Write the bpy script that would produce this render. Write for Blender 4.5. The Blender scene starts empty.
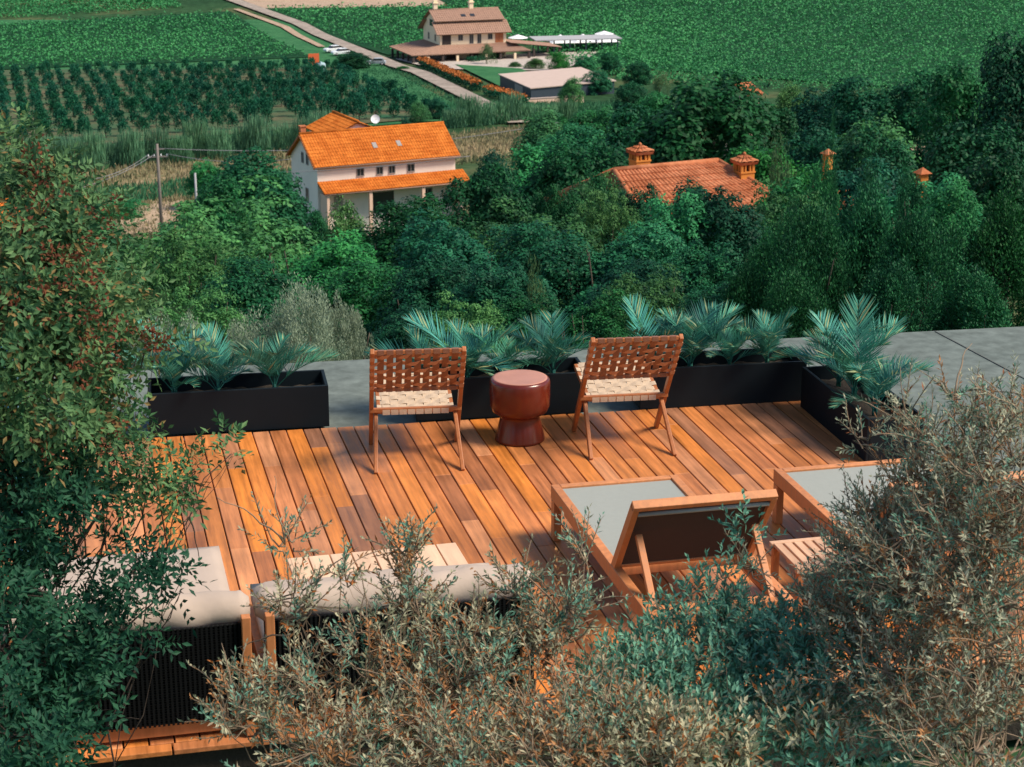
import bpy, bmesh, math, random
import numpy as np
from mathutils import Vector, Matrix
from math import sin, cos, pi, radians as R

# ------------------------------------------------------------------ camera, sky, sun, exposure
scene = bpy.context.scene
CAM_H = 4.2
PITCH, YAW = R(17.072), R(13.359)
FPX = 1900.0
cd = bpy.data.cameras.new('camera')
cam = bpy.data.objects.new('camera', cd)
scene.collection.objects.link(cam)
cam.location = (0, 0, CAM_H)
cam.rotation_euler = (pi / 2 - PITCH, 0, -YAW)
cd.sensor_width = 36.0
cd.lens = FPX / 1024 * 36
cd.clip_start = 0.1
cd.clip_end = 6000
cd.dof.use_dof = True
cd.dof.focus_distance = 11.5
cd.dof.aperture_fstop = 9.0
scene.camera = cam

SUN_EL, SUN_AZ = R(50), math.atan2(0.86, -0.46)      # azimuth from +y towards +x
w = bpy.data.worlds.new('World'); scene.world = w; w.use_nodes = True
nt = w.node_tree
bgn = nt.nodes['Background']
sky = nt.nodes.new('ShaderNodeTexSky'); sky.sky_type = 'NISHITA'; sky.sun_disc = False
sky.sun_elevation = SUN_EL; sky.sun_rotation = SUN_AZ
sky.air_density = 1.2; sky.ozone_density = 2.5; sky.dust_density = 0.6
nt.links.new(sky.outputs[0], bgn.inputs[0]); bgn.inputs[1].default_value = 0.082
sd = bpy.data.lights.new('sun', 'SUN'); sun = bpy.data.objects.new('sun', sd)
scene.collection.objects.link(sun)
sd.energy = 3.2; sd.angle = R(20.0); sd.color = (1.0, 0.88, 0.72)
sv = Vector((sin(SUN_AZ) * cos(SUN_EL), cos(SUN_AZ) * cos(SUN_EL), sin(SUN_EL)))
sun.rotation_euler = sv.to_track_quat('Z', 'Y').to_euler()
vs = scene.view_settings
vs.view_transform = 'Standard'; vs.look = 'None'; vs.exposure = 0.80; vs.gamma = 1.0
vs.use_curve_mapping = False
scene.cycles.max_bounces = 6
scene.cycles.diffuse_bounces = 3
scene.cycles.transmission_bounces = 3
scene.cycles.use_denoising = True

# ------------------------------------------------------------------ measuring helpers
_r = np.array([cos(YAW), -sin(YAW), 0]); _h = np.array([sin(YAW), cos(YAW), 0]); _z = np.array([0, 0, 1.0])
_f = _h * cos(PITCH) - _z * sin(PITCH); _u = _h * sin(PITCH) + _z * cos(PITCH)
_C = np.array([0, 0, CAM_H])


def ray(x, y):
    return _f * FPX + _r * (x - 512) - _u * (y - 383.5)


def at_dist(x, y, D):
    d = ray(x, y); return _C + d * (D / math.hypot(d[0], d[1]))


def at_z(x, y, z):
    d = ray(x, y); return _C + d * ((z - CAM_H) / d[2])


PROF_Y = np.array([-60, 7.2, 14.2, 15.2, 20, 30, 60, 100, 140, 170, 250, 400, 480, 2500.])
PROF_Z = np.array([-.45, -.55, -.6, -1.4, -4, -8.5, -18, -26.5, -32, -34, -40, -49.5, -52, -56.])


def ground_z(x, y):
    t = y + 0.06 * np.abs(x)
    return np.interp(t, PROF_Y, PROF_Z)


def on_ground(x, y):
    d = ray(x, y); d = d / math.hypot(d[0], d[1])
    lo, hi = 14.0, 2400.0
    D = lo
    while D < hi:
        P = _C + d * D
        if P[2] < ground_z(P[0], P[1]):
            a, b = D - max(.5, D * .01), D
            for _ in range(30):
                m = (a + b) / 2; P = _C + d * m
                if P[2] < ground_z(P[0], P[1]): b = m
                else: a = m
            return _C + d * b
        D += max(.5, D * .01)
    return _C + d * hi


# ------------------------------------------------------------------ building helpers
COL = scene.collection


def link(o, parent=None):
    COL.objects.link(o)
    if parent is not None: o.parent = parent
    return o


def tag(o, label=None, cat=None, group=None, kind=None):
    if label: o['label'] = label
    if cat: o['category'] = cat
    if group: o['group'] = group
    if kind: o['kind'] = kind
    return o


def empty(name, loc, rz=0, label=None, cat=None, group=None):
    o = bpy.data.objects.new(name, None); link(o)
    o.empty_display_size = .2
    o.location = tuple(float(c) for c in loc); o.rotation_euler = (0, 0, rz)
    return tag(o, label, cat, group)


def copy_tree(o, parent=None):
    c = o.copy(); COL.objects.link(c); c.parent = parent
    for k in KIDS(o): copy_tree(k, c)
    return c


def KIDS(o):
    return [c for c in COL.objects if c.parent == o]


class MB:
    def __init__(s): s.v = []; s.f = []; s.sm = []

    def add(s, vs_, fs, smooth=False):
        b = len(s.v); s.v += [tuple(map(float, p)) for p in vs_]
        s.f += [tuple(b + i for i in f) for f in fs]; s.sm += [smooth] * len(fs)

    def box(s, c, d, rz=0, M=None):
        hx, hy, hz = d[0] / 2, d[1] / 2, d[2] / 2
        pts = [Vector((sx * hx, sy * hy, sz * hz)) for sz in (-1, 1) for sy in (-1, 1) for sx in (-1, 1)]
        m = M if M is not None else Matrix.Rotation(rz, 3, 'Z')
        pts = [m @ p + Vector(c) for p in pts]
        s.add(pts, [(0, 2, 3, 1), (4, 5, 7, 6), (0, 1, 5, 4), (2, 6, 7, 3), (0, 4, 6, 2), (1, 3, 7, 5)])

    def bar(s, p0, p1, wd, ht, up=(0, 0, 1)):
        p0 = Vector(p0); p1 = Vector(p1); d = p1 - p0; L = d.length; d.normalize()
        upv = Vector(up)
        if abs(d.dot(upv)) > .98: upv = Vector((0, 1, 0))
        sx = d.cross(upv).normalized(); sz = sx.cross(d).normalized()
        m = Matrix((sx, d, sz)).transposed()
        s.box((p0 + p1) / 2, (wd, L, ht), M=m)

    def tube(s, pts, rad, n=6, cap=True):
        pts = [Vector(p) for p in pts]
        if not hasattr(rad, '__len__'): rad = [rad] * len(pts)
        vs_ = []; fs = []
        for i, p in enumerate(pts):
            t = (pts[min(i + 1, len(pts) - 1)] - pts[max(i - 1, 0)])
            if t.length < 1e-9: t = Vector((0, 0, 1))
            t.normalize()
            a = t.cross(Vector((.31, .27, .91)))
            if a.length < .05: a = t.cross(Vector((1, 0, 0)))
            a.normalize(); b = t.cross(a)
            for k in range(n):
                q = 2 * pi * k / n
                vs_.append(p + (a * cos(q) + b * sin(q)) * rad[i])
        for i in range(len(pts) - 1):
            for k in range(n):
                k2 = (k + 1) % n
                fs.append((i * n + k, i * n + k2, (i + 1) * n + k2, (i + 1) * n + k))
        if cap:
            fs.append(tuple(range(n))[::-1]); fs.append(tuple((len(pts) - 1) * n + k for k in range(n)))
        s.add(vs_, fs, True)

    def lathe(s, prof, n=32, c=(0, 0, 0)):
        vs_ = []; fs = []
        for r_, z_ in prof:
            for k in range(n):
                q = 2 * pi * k / n; vs_.append((c[0] + r_ * cos(q), c[1] + r_ * sin(q), c[2] + z_))
        for i in range(len(prof) - 1):
            for k in range(n):
                k2 = (k + 1) % n; fs.append((i * n + k, i * n + k2, (i + 1) * n + k2, (i + 1) * n + k))
        fs.append(tuple(range(n))[::-1]); fs.append(tuple((len(prof) - 1) * n + k for k in range(n)))
        s.add(vs_, fs, True)

    def quad(s, a, b, c, d): s.add([a, b, c, d], [(0, 1, 2, 3)])

    def build(s, name, mat, parent=None, bevel=0, seg=2, sub=0):
        me = bpy.data.meshes.new(name); me.from_pydata(s.v, [], s.f); me.update()
        me.polygons.foreach_set('use_smooth', s.sm)
        o = bpy.data.objects.new(name, me); me.materials.append(mat); link(o, parent)
        if bevel:
            m = o.modifiers.new('bevel', 'BEVEL'); m.width = bevel; m.segments = seg; m.limit_method = 'ANGLE'; m.angle_limit = R(40)
        if sub:
            m = o.modifiers.new('sub', 'SUBSURF'); m.levels = m.render_levels = sub
        return o


def np_mesh(name, verts, faces, mats, mat_idx=None, smooth=False, attrs=None):
    """verts (n,3); faces (m,k)"""
    me = bpy.data.meshes.new(name)
    nv = len(verts); m, k = faces.shape
    me.vertices.add(nv); me.vertices.foreach_set('co', np.ascontiguousarray(verts, dtype=np.float32).ravel())
    me.loops.add(m * k); me.loops.foreach_set('vertex_index', np.ascontiguousarray(faces, dtype=np.int32).ravel())
    me.polygons.add(m)
    me.polygons.foreach_set('loop_start', np.arange(0, m * k, k, dtype=np.int32))
    me.polygons.foreach_set('loop_total', np.full(m, k, dtype=np.int32))
    if mat_idx is not None: me.polygons.foreach_set('material_index', np.ascontiguousarray(mat_idx, dtype=np.int32))
    me.polygons.foreach_set('use_smooth', np.full(m, smooth, dtype=bool))
    if attrs:
        for an, av in attrs.items():
            a = me.attributes.new(an, 'FLOAT', 'POINT'); a.data.foreach_set('value', np.ascontiguousarray(av, dtype=np.float32))
    me.update(calc_edges=True); me.validate()
    for mm in mats: me.materials.append(mm)
    return me


def nrm(a): return a / np.maximum(np.linalg.norm(a, axis=-1, keepdims=True), 1e-9)


def leaf_arrays(P, A, N, L, W, fold=.18, tone=None, mid=.45):
    n = len(P); A = nrm(A); S = nrm(np.cross(A, N)); N2 = nrm(np.cross(S, A))
    L = np.broadcast_to(L, (n,))[:, None]; W = np.broadcast_to(W, (n,))[:, None]
    v = np.empty((n, 4, 3))
    v[:, 0] = P; v[:, 1] = P + A * L * mid + S * W / 2 + N2 * W * fold
    v[:, 2] = P + A * L; v[:, 3] = P + A * L * mid - S * W / 2 + N2 * W * fold
    i = np.arange(n)[:, None] * 4
    if fold > 0:
        f = np.concatenate([i + np.array([[0, 2, 1]]), i + np.array([[0, 3, 2]])], axis=1).reshape(-1, 3)
    else:
        f = i + np.array([[0, 3, 2, 1]])
    t = np.zeros(n) if tone is None else tone
    return v.reshape(-1, 3), f, np.repeat(t, 4)


# ------------------------------------------------------------------ materials
def new_mat(name):
    m = bpy.data.materials.new(name); m.use_nodes = True
    t = m.node_tree; b = t.nodes['Principled BSDF']
    return m, t, b


def node(t, typ, **kw):
    n = t.nodes.new(typ)
    for k, v in kw.items():
        if k == 'ins':
            for a, b in v.items(): n.inputs[a].default_value = b
        else: setattr(n, k, v)
    return n


def ramp(t, stops, interp='LINEAR'):
    n = t.nodes.new('ShaderNodeValToRGB'); e = n.color_ramp; e.interpolation = interp
    while len(e.elements) > 1: e.elements.remove(e.elements[-1])
    e.elements[0].position = stops[0][0]; e.elements[0].color = (*stops[0][1], 1)
    for p, c in stops[1:]:
        x = e.elements.new(p); x.color = (*c, 1)
    return n


def mixc(t, fac, a, b, typ='MIX'):
    n = t.nodes.new('ShaderNodeMix'); n.data_type = 'RGBA'; n.blend_type = typ
    for sock, val in ((n.inputs[0], fac), (n.inputs[6], a), (n.inputs[7], b)):
        if hasattr(val, 'is_linked') or isinstance(val, bpy.types.NodeSocket): t.links.new(val, sock)
        elif isinstance(val, (int, float)): sock.default_value = val
        else: sock.default_value = (*val, 1)
    return n.outputs[2]


def noise_fac(t, scale, detail=3, vec=None, rough=.55, obj=True, mapscale=None):
    n = node(t, 'ShaderNodeTexNoise', ins={'Scale': scale, 'Detail': detail, 'Roughness': rough})
    tc = node(t, 'ShaderNodeTexCoord')
    src = tc.outputs['Object']
    if mapscale:
        mp = node(t, 'ShaderNodeMapping'); mp.inputs['Scale'].default_value = mapscale
        t.links.new(src, mp.inputs[0]); src = mp.outputs[0]
    t.links.new(src, n.inputs['Vector'])
    return n.outputs['Fac']


def simple(name, col, rough=.6, var=.25, scale=6, bump=.0, bscale=40, mapscale=None, spec=.5, metal=0):
    m, t, b = new_mat(name)
    f = noise_fac(t, scale, 4, mapscale=mapscale)
    dark = tuple(c * (1 - var) for c in col); light = tuple(min(1, c * (1 + var)) for c in col)
    t.links.new(mixc(t, f, dark, light), b.inputs['Base Color'])
    b.inputs['Roughness'].default_value = rough; b.inputs['Specular IOR Level'].default_value = spec
    b.inputs['Metallic'].default_value = metal
    if bump:
        bp = node(t, 'ShaderNodeBump', ins={'Strength': bump, 'Distance': .02})
        t.links.new(noise_fac(t, bscale, 3, mapscale=mapscale), bp.inputs['Height']); t.links.new(bp.outputs[0], b.inputs['Normal'])
    return m


def leaf_mat(name, dark, light, extra=None, extra_amt=.0, rough=.6, transl=.22, obj_var=.0, spec=.18):
    """two-tone leaf: per-leaf random and the clump's own tone; 'extra' colours a share of leaves"""
    m, t, b = new_mat(name)
    g = node(t, 'ShaderNodeNewGeometry')
    at = node(t, 'ShaderNodeAttribute', attribute_name='tone')
    ma = node(t, 'ShaderNodeMath', operation='MULTIPLY_ADD', use_clamp=True, ins={1: .45})
    t.links.new(g.outputs['Random Per Island'], ma.inputs[0])
    mm = node(t, 'ShaderNodeMath', operation='MULTIPLY', ins={1: .6}); t.links.new(at.outputs['Fac'], mm.inputs[0])
    t.links.new(mm.outputs[0], ma.inputs[2])
    col = mixc(t, ma.outputs[0], dark, light)
    if extra:
        wn = node(t, 'ShaderNodeTexWhiteNoise', noise_dimensions='1D'); t.links.new(g.outputs['Random Per Island'], wn.inputs['W'])
        lt = node(t, 'ShaderNodeMath', operation='LESS_THAN', ins={1: extra_amt}); t.links.new(wn.outputs['Value'], lt.inputs[0])
        col = mixc(t, lt.outputs[0], col, extra)
    if obj_var:
        oi = node(t, 'ShaderNodeObjectInfo')
        hs = node(t, 'ShaderNodeHueSaturation', ins={'Hue': .5, 'Saturation': 1.0, 'Value': 1.0})
        mr = node(t, 'ShaderNodeMapRange', ins={3: 1 - obj_var, 4: 1 + obj_var}); t.links.new(oi.outputs['Random'], mr.inputs[0])
        t.links.new(mr.outputs[0], hs.inputs['Value'])
        mh = node(t, 'ShaderNodeMapRange', ins={3: .5 - obj_var * .09, 4: .5 + obj_var * .06})
        wn2 = node(t, 'ShaderNodeTexWhiteNoise', noise_dimensions='1D'); t.links.new(oi.outputs['Random'], wn2.inputs['W'])
        t.links.new(wn2.outputs['Value'], mh.inputs[0]); t.links.new(mh.outputs[0], hs.inputs['Hue'])
        t.links.new(col, hs.inputs['Color']); col = hs.outputs[0]
    t.links.new(col, b.inputs['Base Color'])
    b.inputs['Roughness'].default_value = rough; b.inputs['Specular IOR Level'].default_value = spec
    if transl:
        tr = node(t, 'ShaderNodeBsdfTranslucent'); t.links.new(col, tr.inputs[0])
        ms = node(t, 'ShaderNodeMixShader', ins={0: transl})
        out = t.nodes['Material Output']
        t.links.new(b.outputs[0], ms.inputs[1]); t.links.new(tr.outputs[0], ms.inputs[2]); t.links.new(ms.outputs[0], out.inputs[0])
    return m


def wood_mat(name, stops, grain=(28, 1.4, 28), rough=.45, island=True, gamt=.35, spec=.4, blotch=0.25):
    m, t, b = new_mat(name)
    g = node(t, 'ShaderNodeNewGeometry')
    rp = ramp(t, stops)
    if island: t.links.new(g.outputs['Random Per Island'], rp.inputs[0])
    else:
        t.links.new(noise_fac(t, 1.7, 2), rp.inputs[0])
    f = noise_fac(t, 1.0, 6, mapscale=grain, rough=.65)
    mr = node(t, 'ShaderNodeMapRange', ins={1: .3, 2: .7, 3: 1 - gamt, 4: 1 + gamt * .6}); t.links.new(f, mr.inputs[0])
    col = mixc(t, 1.0, rp.outputs[0], mr.outputs[0], 'MULTIPLY')
    if blotch:
        f2 = noise_fac(t, 2.2, 4, mapscale=(1.0, .6, 1.0))
        m2 = node(t, 'ShaderNodeMapRange', ins={1: .35, 2: .7, 3: 1 - blotch, 4: 1 + blotch}); t.links.new(f2, m2.inputs[0])
        col = mixc(t, 1.0, col, m2.outputs[0], 'MULTIPLY')
    t.links.new(col, b.inputs['Base Color'])
    m3 = node(t, 'ShaderNodeMapRange', ins={1: .3, 2: .7, 3: rough - .1, 4: rough + .18}); t.links.new(f, m3.inputs[0])
    t.links.new(m3.outputs[0], b.inputs['Roughness']); b.inputs['Specular IOR Level'].default_value = spec
    bp = node(t, 'ShaderNodeBump', ins={'Strength': .25, 'Distance': .004}); t.links.new(f, bp.inputs['Height']); t.links.new(bp.outputs[0], b.inputs['Normal'])
    return m


M = {}
M['deck'] = wood_mat('deck_wood', [(0, (.32, .120, .050)), (.08, (.45, .160, .058)), (.26, (.55, .192, .056)), (.44, (.60, .215, .062)),
                                  (.58, (.67, .215, .034)), (.70, (.50, .180, .066)), (.82, (.68, .285, .120)), (.92, (.45, .19, .09)), (1, (.30, .135, .075))], rough=.46, gamt=.42, spec=.28)
M['teak'] = wood_mat('teak', [(0, (.50, .18, .062)), (1, (.62, .25, .10))], grain=(30, 30, 4), rough=.5, blotch=.12, gamt=.22)
M['teak_pale'] = wood_mat('pale_teak', [(0, (.66, .42, .27)), (1, (.78, .54, .36))], grain=(30, 3, 30), rough=.6, blotch=.1, gamt=.15)
M['teak_mid'] = wood_mat('weathered_teak', [(0, (.56, .32, .19)), (1, (.66, .40, .25))], grain=(30, 3, 30), rough=.6, blotch=.12, gamt=.18)
M['chair_wood'] = wood_mat('chair_wood', [(0, (.36, .115, .035)), (1, (.46, .17, .055))], grain=(30, 30, 5), rough=.42, blotch=.12, gamt=.25)
M['leather_dark'] = simple('dark_leather_strap', (.22, .088, .042), .5, .25, 18, .15, 120)
M['leather'] = simple('leather_strap', (.46, .23, .12), .55, .25, 18, .15, 120)
M['leather_pale'] = simple('pale_leather_strap', (.54, .40, .27), .6, .18, 18, .15, 120)
M['stool'] = simple('lacquered_stool', (.115, .015, .006), .24, .45, 7)
M['stool_top'] = simple('pale_stool_top', (.46, .21, .145), .4, .3, 6)  # top disc, paler and pinker than the body
M['planter'] = simple('black_planter_metal', (.004, .009, .013), .6, .2, 5, spec=.2)
M['soil'] = simple('soil', (.03, .022, .015), .95, .4, 20, .6, 30)
M['sling'] = simple('grey_sling_fabric', (.29, .305, .275), .85, .06, 30, .1, 300)
M['sling_shaded'] = simple('shaded_sling_fabric', (.045, .030, .026), .85, .1, 30, .1, 300)  # same sling fabric; the backrest's shade is put into its darker colour
M['cushion'] = simple('beige_cushion', (.44, .35, .285), .9, .08, 5, .25, 9)
M['wicker'] = simple('black_wicker', (.004, .0045, .005), .7, .3, 30, spec=.15)
M['joint_shadow'] = simple('joint_shadow_tone', (.10, .11, .10), .95, .2, 5)
M['blue'] = simple('turquoise_paint', (.06, .24, .34), .5, .2, 6)
M['bark'] = simple('bark', (.10, .075, .055), .9, .35, 9, .5, 25, (1, 1, .25))
M['twig'] = simple('twig', (.24, .17, .11), .85, .3, 12)
M['darkbark'] = simple('dark_bark', (.05, .036, .028), .9, .35, 12)


def ground_mat():
    m, t, b = new_mat('ground_grass')
    f1 = noise_fac(t, .035, 5); f2 = noise_fac(t, .6, 4)
    r1 = ramp(t, [(.35, (.022, .060, .026)), (.5, (.035, .085, .035)), (.62, (.10, .11, .05)), (.75, (.16, .13, .075))])
    t.links.new(f1, r1.inputs[0])
    mr = node(t, 'ShaderNodeMapRange', ins={1: .3, 2: .7, 3: .6, 4: 1.3}); t.links.new(f2, mr.inputs[0])
    t.links.new(mixc(t, 1., r1.outputs[0], mr.outputs[0], 'MULTIPLY'), b.inputs['Base Color']); b.inputs['Roughness'].default_value = .95; b.inputs['Specular IOR Level'].default_value = .03
    return m


M['ground'] = ground_mat()


def field_mat(name, a, c, scale=.25, s2=1.6):
    m, t, b = new_mat(name)
    f1 = noise_fac(t, scale, 6, rough=.65); f2 = noise_fac(t, s2, 4)
    mr = node(t, 'ShaderNodeMapRange', ins={1: .35, 2: .65}); t.links.new(f1, mr.inputs[0])
    m2 = node(t, 'ShaderNodeMapRange', ins={1: .3, 2: .7, 3: .75, 4: 1.2}); t.links.new(f2, m2.inputs[0])
    t.links.new(mixc(t, 1., mixc(t, mr.outputs[0], a, c), m2.outputs[0], 'MULTIPLY'), b.inputs['Base Color']); b.inputs['Roughness'].default_value = .95; b.inputs['Specular IOR Level'].default_value = .03
    return m


M['concrete'] = field_mat('terrace_concrete', (.125, .150, .140), (.160, .188, .174), 1.1, 9)
M['grass'] = field_mat('green_grass', (.030, .12, .05), (.055, .17, .07))
M['drygrass'] = field_mat('dry_grass', (.15, .14, .07), (.34, .25, .15))
M['straw'] = field_mat('straw', (.33, .25, .17), (.45, .33, .23))
M['orchsoil'] = field_mat('orchard_floor', (.03, .11, .055), (.13, .11, .065), .12)
M['vinefloor'] = field_mat('vine_floor', (.008, .045, .02), (.02, .07, .03))
M['road'] = field_mat('gravel_road', (.25, .21, .18), (.38, .32, .27))
M['tan'] = field_mat('ploughed_field', (.36, .25, .18), (.44, .33, .24))
M['paving'] = field_mat('yard_paving', (.42, .36, .32), (.5, .44, .38))

M['lf_oak'] = leaf_mat('oak_leaf', (.002, .036, .022), (.020, .150, .060), obj_var=.34)
M['lf_broad'] = leaf_mat('broad_leaf', (.004, .075, .034), (.045, .27, .085), obj_var=.34)
M['lf_yel'] = leaf_mat('yellowish_leaf', (.010, .072, .028), (.085, .26, .072), obj_var=.3)
M['lf_light'] = leaf_mat('light_leaf', (.03, .10, .045), (.13, .22, .085), obj_var=.15)
M['lf_upr'] = leaf_mat('laurel_leaf', (.003, .036, .020), (.030, .170, .052), obj_var=.22)
M['lf_olive'] = leaf_mat('olive_leaf', (.12, .19, .12), (.40, .48, .33), obj_var=.1)
M['lf_vine'] = leaf_mat('vine_leaf', (.016, .130, .044), (.075, .34, .105), transl=.15)
M['lf_orch'] = leaf_mat('orchard_leaf', (.003, .060, .040), (.022, .160, .080), obj_var=.2, transl=.15)
M['lf_reed'] = leaf_mat('reed_leaf', (.03, .13, .07), (.17, .34, .18), obj_var=.15)
M['lf_palm'] = leaf_mat('palm_leaflet', (.005, .080, .070), (.105, .40, .29), obj_var=.35, rough=.5, spec=.2, extra=(.34, .40, .20), extra_amt=.06)
M['lf_sage'] = leaf_mat('dry_olive_leaf', (.13, .17, .10), (.58, .54, .36), extra=(.42, .15, .045), extra_amt=.13)
M['lf_teal'] = leaf_mat('teal_olive_leaf', (.04, .16, .11), (.22, .47, .32), extra=(.28, .24, .16), extra_amt=.12)
M['lf_fine'] = leaf_mat('fine_grey_leaf', (.11, .17, .11), (.60, .58, .41), extra=(.30, .11, .045), extra_amt=.10)
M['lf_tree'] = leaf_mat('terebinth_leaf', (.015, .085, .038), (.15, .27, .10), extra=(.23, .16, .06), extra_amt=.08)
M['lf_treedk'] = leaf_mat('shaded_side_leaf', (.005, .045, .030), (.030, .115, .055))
M['lf_greyteal'] = leaf_mat('grey_teal_leaf', (.04, .15, .10), (.26, .46, .33), extra=(.40, .32, .22), extra_amt=.12)
M['lf_rust'] = leaf_mat('rusty_leaf', (.20, .10, .05), (.58, .28, .11))
M['seed'] = leaf_mat('reddish_seed', (.085, .030, .018), (.25, .080, .036))

# ================================================================== SETTING
def grid_sheet(name, xs, ys, zf, mat, kind='structure'):
    X, Y = np.meshgrid(xs, ys); Z = zf(X, Y)
    v = np.stack([X, Y, Z], -1).reshape(-1, 3); nx = len(xs); ny = len(ys)
    i = (np.arange(ny - 1)[:, None] * nx + np.arange(nx - 1)[None]).reshape(-1, 1)
    f = i + np.array([[0, 1, nx + 1, nx]])
    me = np_mesh(name, v, f, [mat], smooth=True)
    o = bpy.data.objects.new(name, me); link(o); tag(o, kind=kind); return o


xs = np.unique(np.concatenate([np.linspace(-2000, -150, 14), np.linspace(-150, 300, 91), np.linspace(300, 2000, 14)]))
ys = np.unique(np.concatenate([np.linspace(-60, 40, 51), np.linspace(40, 520, 121), np.linspace(520, 2500, 25), PROF_Y[3:-1]]))
rng0 = np.random.default_rng(5)
grid_sheet('ground', xs, ys, lambda X, Y: ground_z(X, Y), M['ground'])


def field(name, quad, mat, lift, n=24, m=24, kind='structure'):
    """draped sheet between four ground points (given as seen: a b c d around)"""
    a, b, c, d = [np.array(on_ground(*p)[:2]) for p in quad]
    s = np.linspace(0, 1, n)[None, :, None]; q = np.linspace(0, 1, m)[:, None, None]
    P = (a * (1 - s) + b * s) * (1 - q) + (d * (1 - s) + c * s) * q
    Z = ground_z(P[..., 0], P[..., 1]) + lift
    v = np.concatenate([P, Z[..., None]], -1).reshape(-1, 3)
    i = (np.arange(m - 1)[:, None] * n + np.arange(n - 1)[None]).reshape(-1, 1)
    f = i + np.array([[0, 1, n + 1, n]])
    me = np_mesh(name, v, f, [mat], smooth=True)
    o = bpy.data.objects.new(name, me); link(o); tag(o, kind=kind); return o


def strip(name, pix, widths, mat, lift, n=14):
    pts = [np.array(on_ground(*p)[:2]) for p in pix]
    P = []
    for i in range(len(pts) - 1):
        for k in range(n): P.append(pts[i] + (pts[i + 1] - pts[i]) * k / n)
    P.append(pts[-1]); P = np.array(P); W = np.interp(np.linspace(0, 1, len(P)), np.linspace(0, 1, len(widths)), widths)
    T = nrm(np.gradient(P, axis=0)); S = np.stack([-T[:, 1], T[:, 0]], -1)
    A = P + S * W[:, None] / 2; B = P - S * W[:, None] / 2
    v = np.stack([A, B], 1).reshape(-1, 2)
    v = np.concatenate([v, (ground_z(v[:, 0], v[:, 1]) + lift)[:, None]], 1)
    i = np.arange(len(P) - 1)[:, None] * 2
    me = np_mesh(name, v, i + np.array([[0, 1, 3, 2]]), [mat], smooth=True)
    o = bpy.data.objects.new(name, me); link(o); tag(o, kind='structure'); return o


field('meadow', [(-60, 20), (330, 20), (480, 118), (-60, 160)], M['grass'], 0.08)
field('dry_meadow', [(40, 178), (560, 125), (560, 150), (40, 215)], M['drygrass'], 0.16)
field('green_strip', [(440, 108), (620, 112), (620, 122), (440, 124)], M['grass'], 0.24)
field('straw_field', [(90, 200), (185, 190), (180, 232), (90, 240)], M['straw'], 0.24, 10, 10)
field('orchard_ground', [(-40, 72), (330, 68), (450, 118), (-40, 158)], M['orchsoil'], 0.24)
field('ploughed_field', [(228, -6), (470, -8), (440, 7), (262, 9)], M['tan'], 0.16)
field('lawn', [(455, 66), (520, 70), (545, 80), (500, 88)], M['grass'], 0.36, 8, 8)
field('yard', [(395, 60), (600, 52), (560, 72), (440, 70)], M['paving'], 0.28, 8, 8)
field('hillside_clearing', [(905, 148), (945, 146), (945, 168), (905, 168)], M['straw'], .1, 8, 8)
strip('gravel_road', [(222, -3), (300, 25), (372, 57), (420, 74), (480, 104), (520, 125)], [4, 3.8, 3.7, 3.7, 3.5, 3.4], M['road'], .42)
strip('dirt_track', [(236, 10), (285, 28), (322, 48)], [1.6, 2.2, 1.6], M['tan'], .34)

# ------------------------------------------------------------------ terrace + deck
BACK0, BACKS = 12.66, -.050                   # deck's back edge: y = BACK0 + BACKS * x


def back_y(x): return BACK0 + BACKS * x


def slab(name, poly, z0, z1, mat):
    n = len(poly); mb = MB()
    mb.add([(x, y, z1) for x, y in poly] + [(x, y, z0) for x, y in poly],
           [tuple(range(n)), tuple(range(2 * n - 1, n - 1, -1))] + [(i, n + i, n + (i + 1) % n, (i + 1) % n) for i in range(n)])
    o = mb.build(name, mat); tag(o, kind='structure'); return o


TE = lambda x: 14.44 - .055 * x
slab('terrace', [(-7, back_y(-7) - 5), (-2.2, back_y(-2.2) - 5), (-2.2, back_y(-2.2) + .004), (5.19, back_y(5.19) + .004), (5.19, 8.2), (13, 8.2), (13, TE(13)), (-7, TE(-7))], -.55, -.035, M['concrete'])
# thin dark strips on the terrace: joints, at right also painted-in shadow streaks
jm = MB()
for xx in (-1.2, 1.6, 7.0, 7.9):
    jm.box((xx, (back_y(xx) + TE(xx)) / 2 + .01, -.030), (.012, TE(xx) - back_y(xx) - .06, .004), rz=.05)
jo = jm.build('terrace_joints_shadows', M['joint_shadow']); tag(jo, kind='structure')

rnd = random.Random(11)
mb = MB()
pitch, bw, th = .1175, .1095, .026
x = -2.15; DY0 = 8.125
while x < 5.17:
    y = DY0 - rnd.uniform(0, 1.6); yend = back_y(x)
    while y < yend - .02:
        L = rnd.choice((.9, 1.2, 1.5, 1.9, 2.3)) * rnd.uniform(.85, 1.15)
        y1 = min(y + L, yend)
        if yend - y1 < .25: y1 = yend
        a = max(y, DY0) + .0012; b = y1 - .0012
        if b > a + .03:
            dz = rnd.uniform(-.0008, .0008)
            mb.box((x + bw / 2, (a + b) / 2, -th / 2 + dz), (bw, b - a, th))
        y = y1
    x += pitch
o = mb.build('deck', M['deck'], bevel=.003, seg=1); tag(o, kind='structure')
slab('deck_base', [(-2.16, DY0 - .02), (5.16, DY0 - .02), (5.16, back_y(5.16) - .01), (-2.16, back_y(-2.16) - .01)], -.5, -.05, M['soil'])
mb = MB()
for i in range(3): mb.box((-.93 + i * 2.46, 8.085, -.0135), (2.452, .072, .027))
o = mb.build('deck_border', M['deck'], bevel=.004); tag(o, kind='structure')

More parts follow.
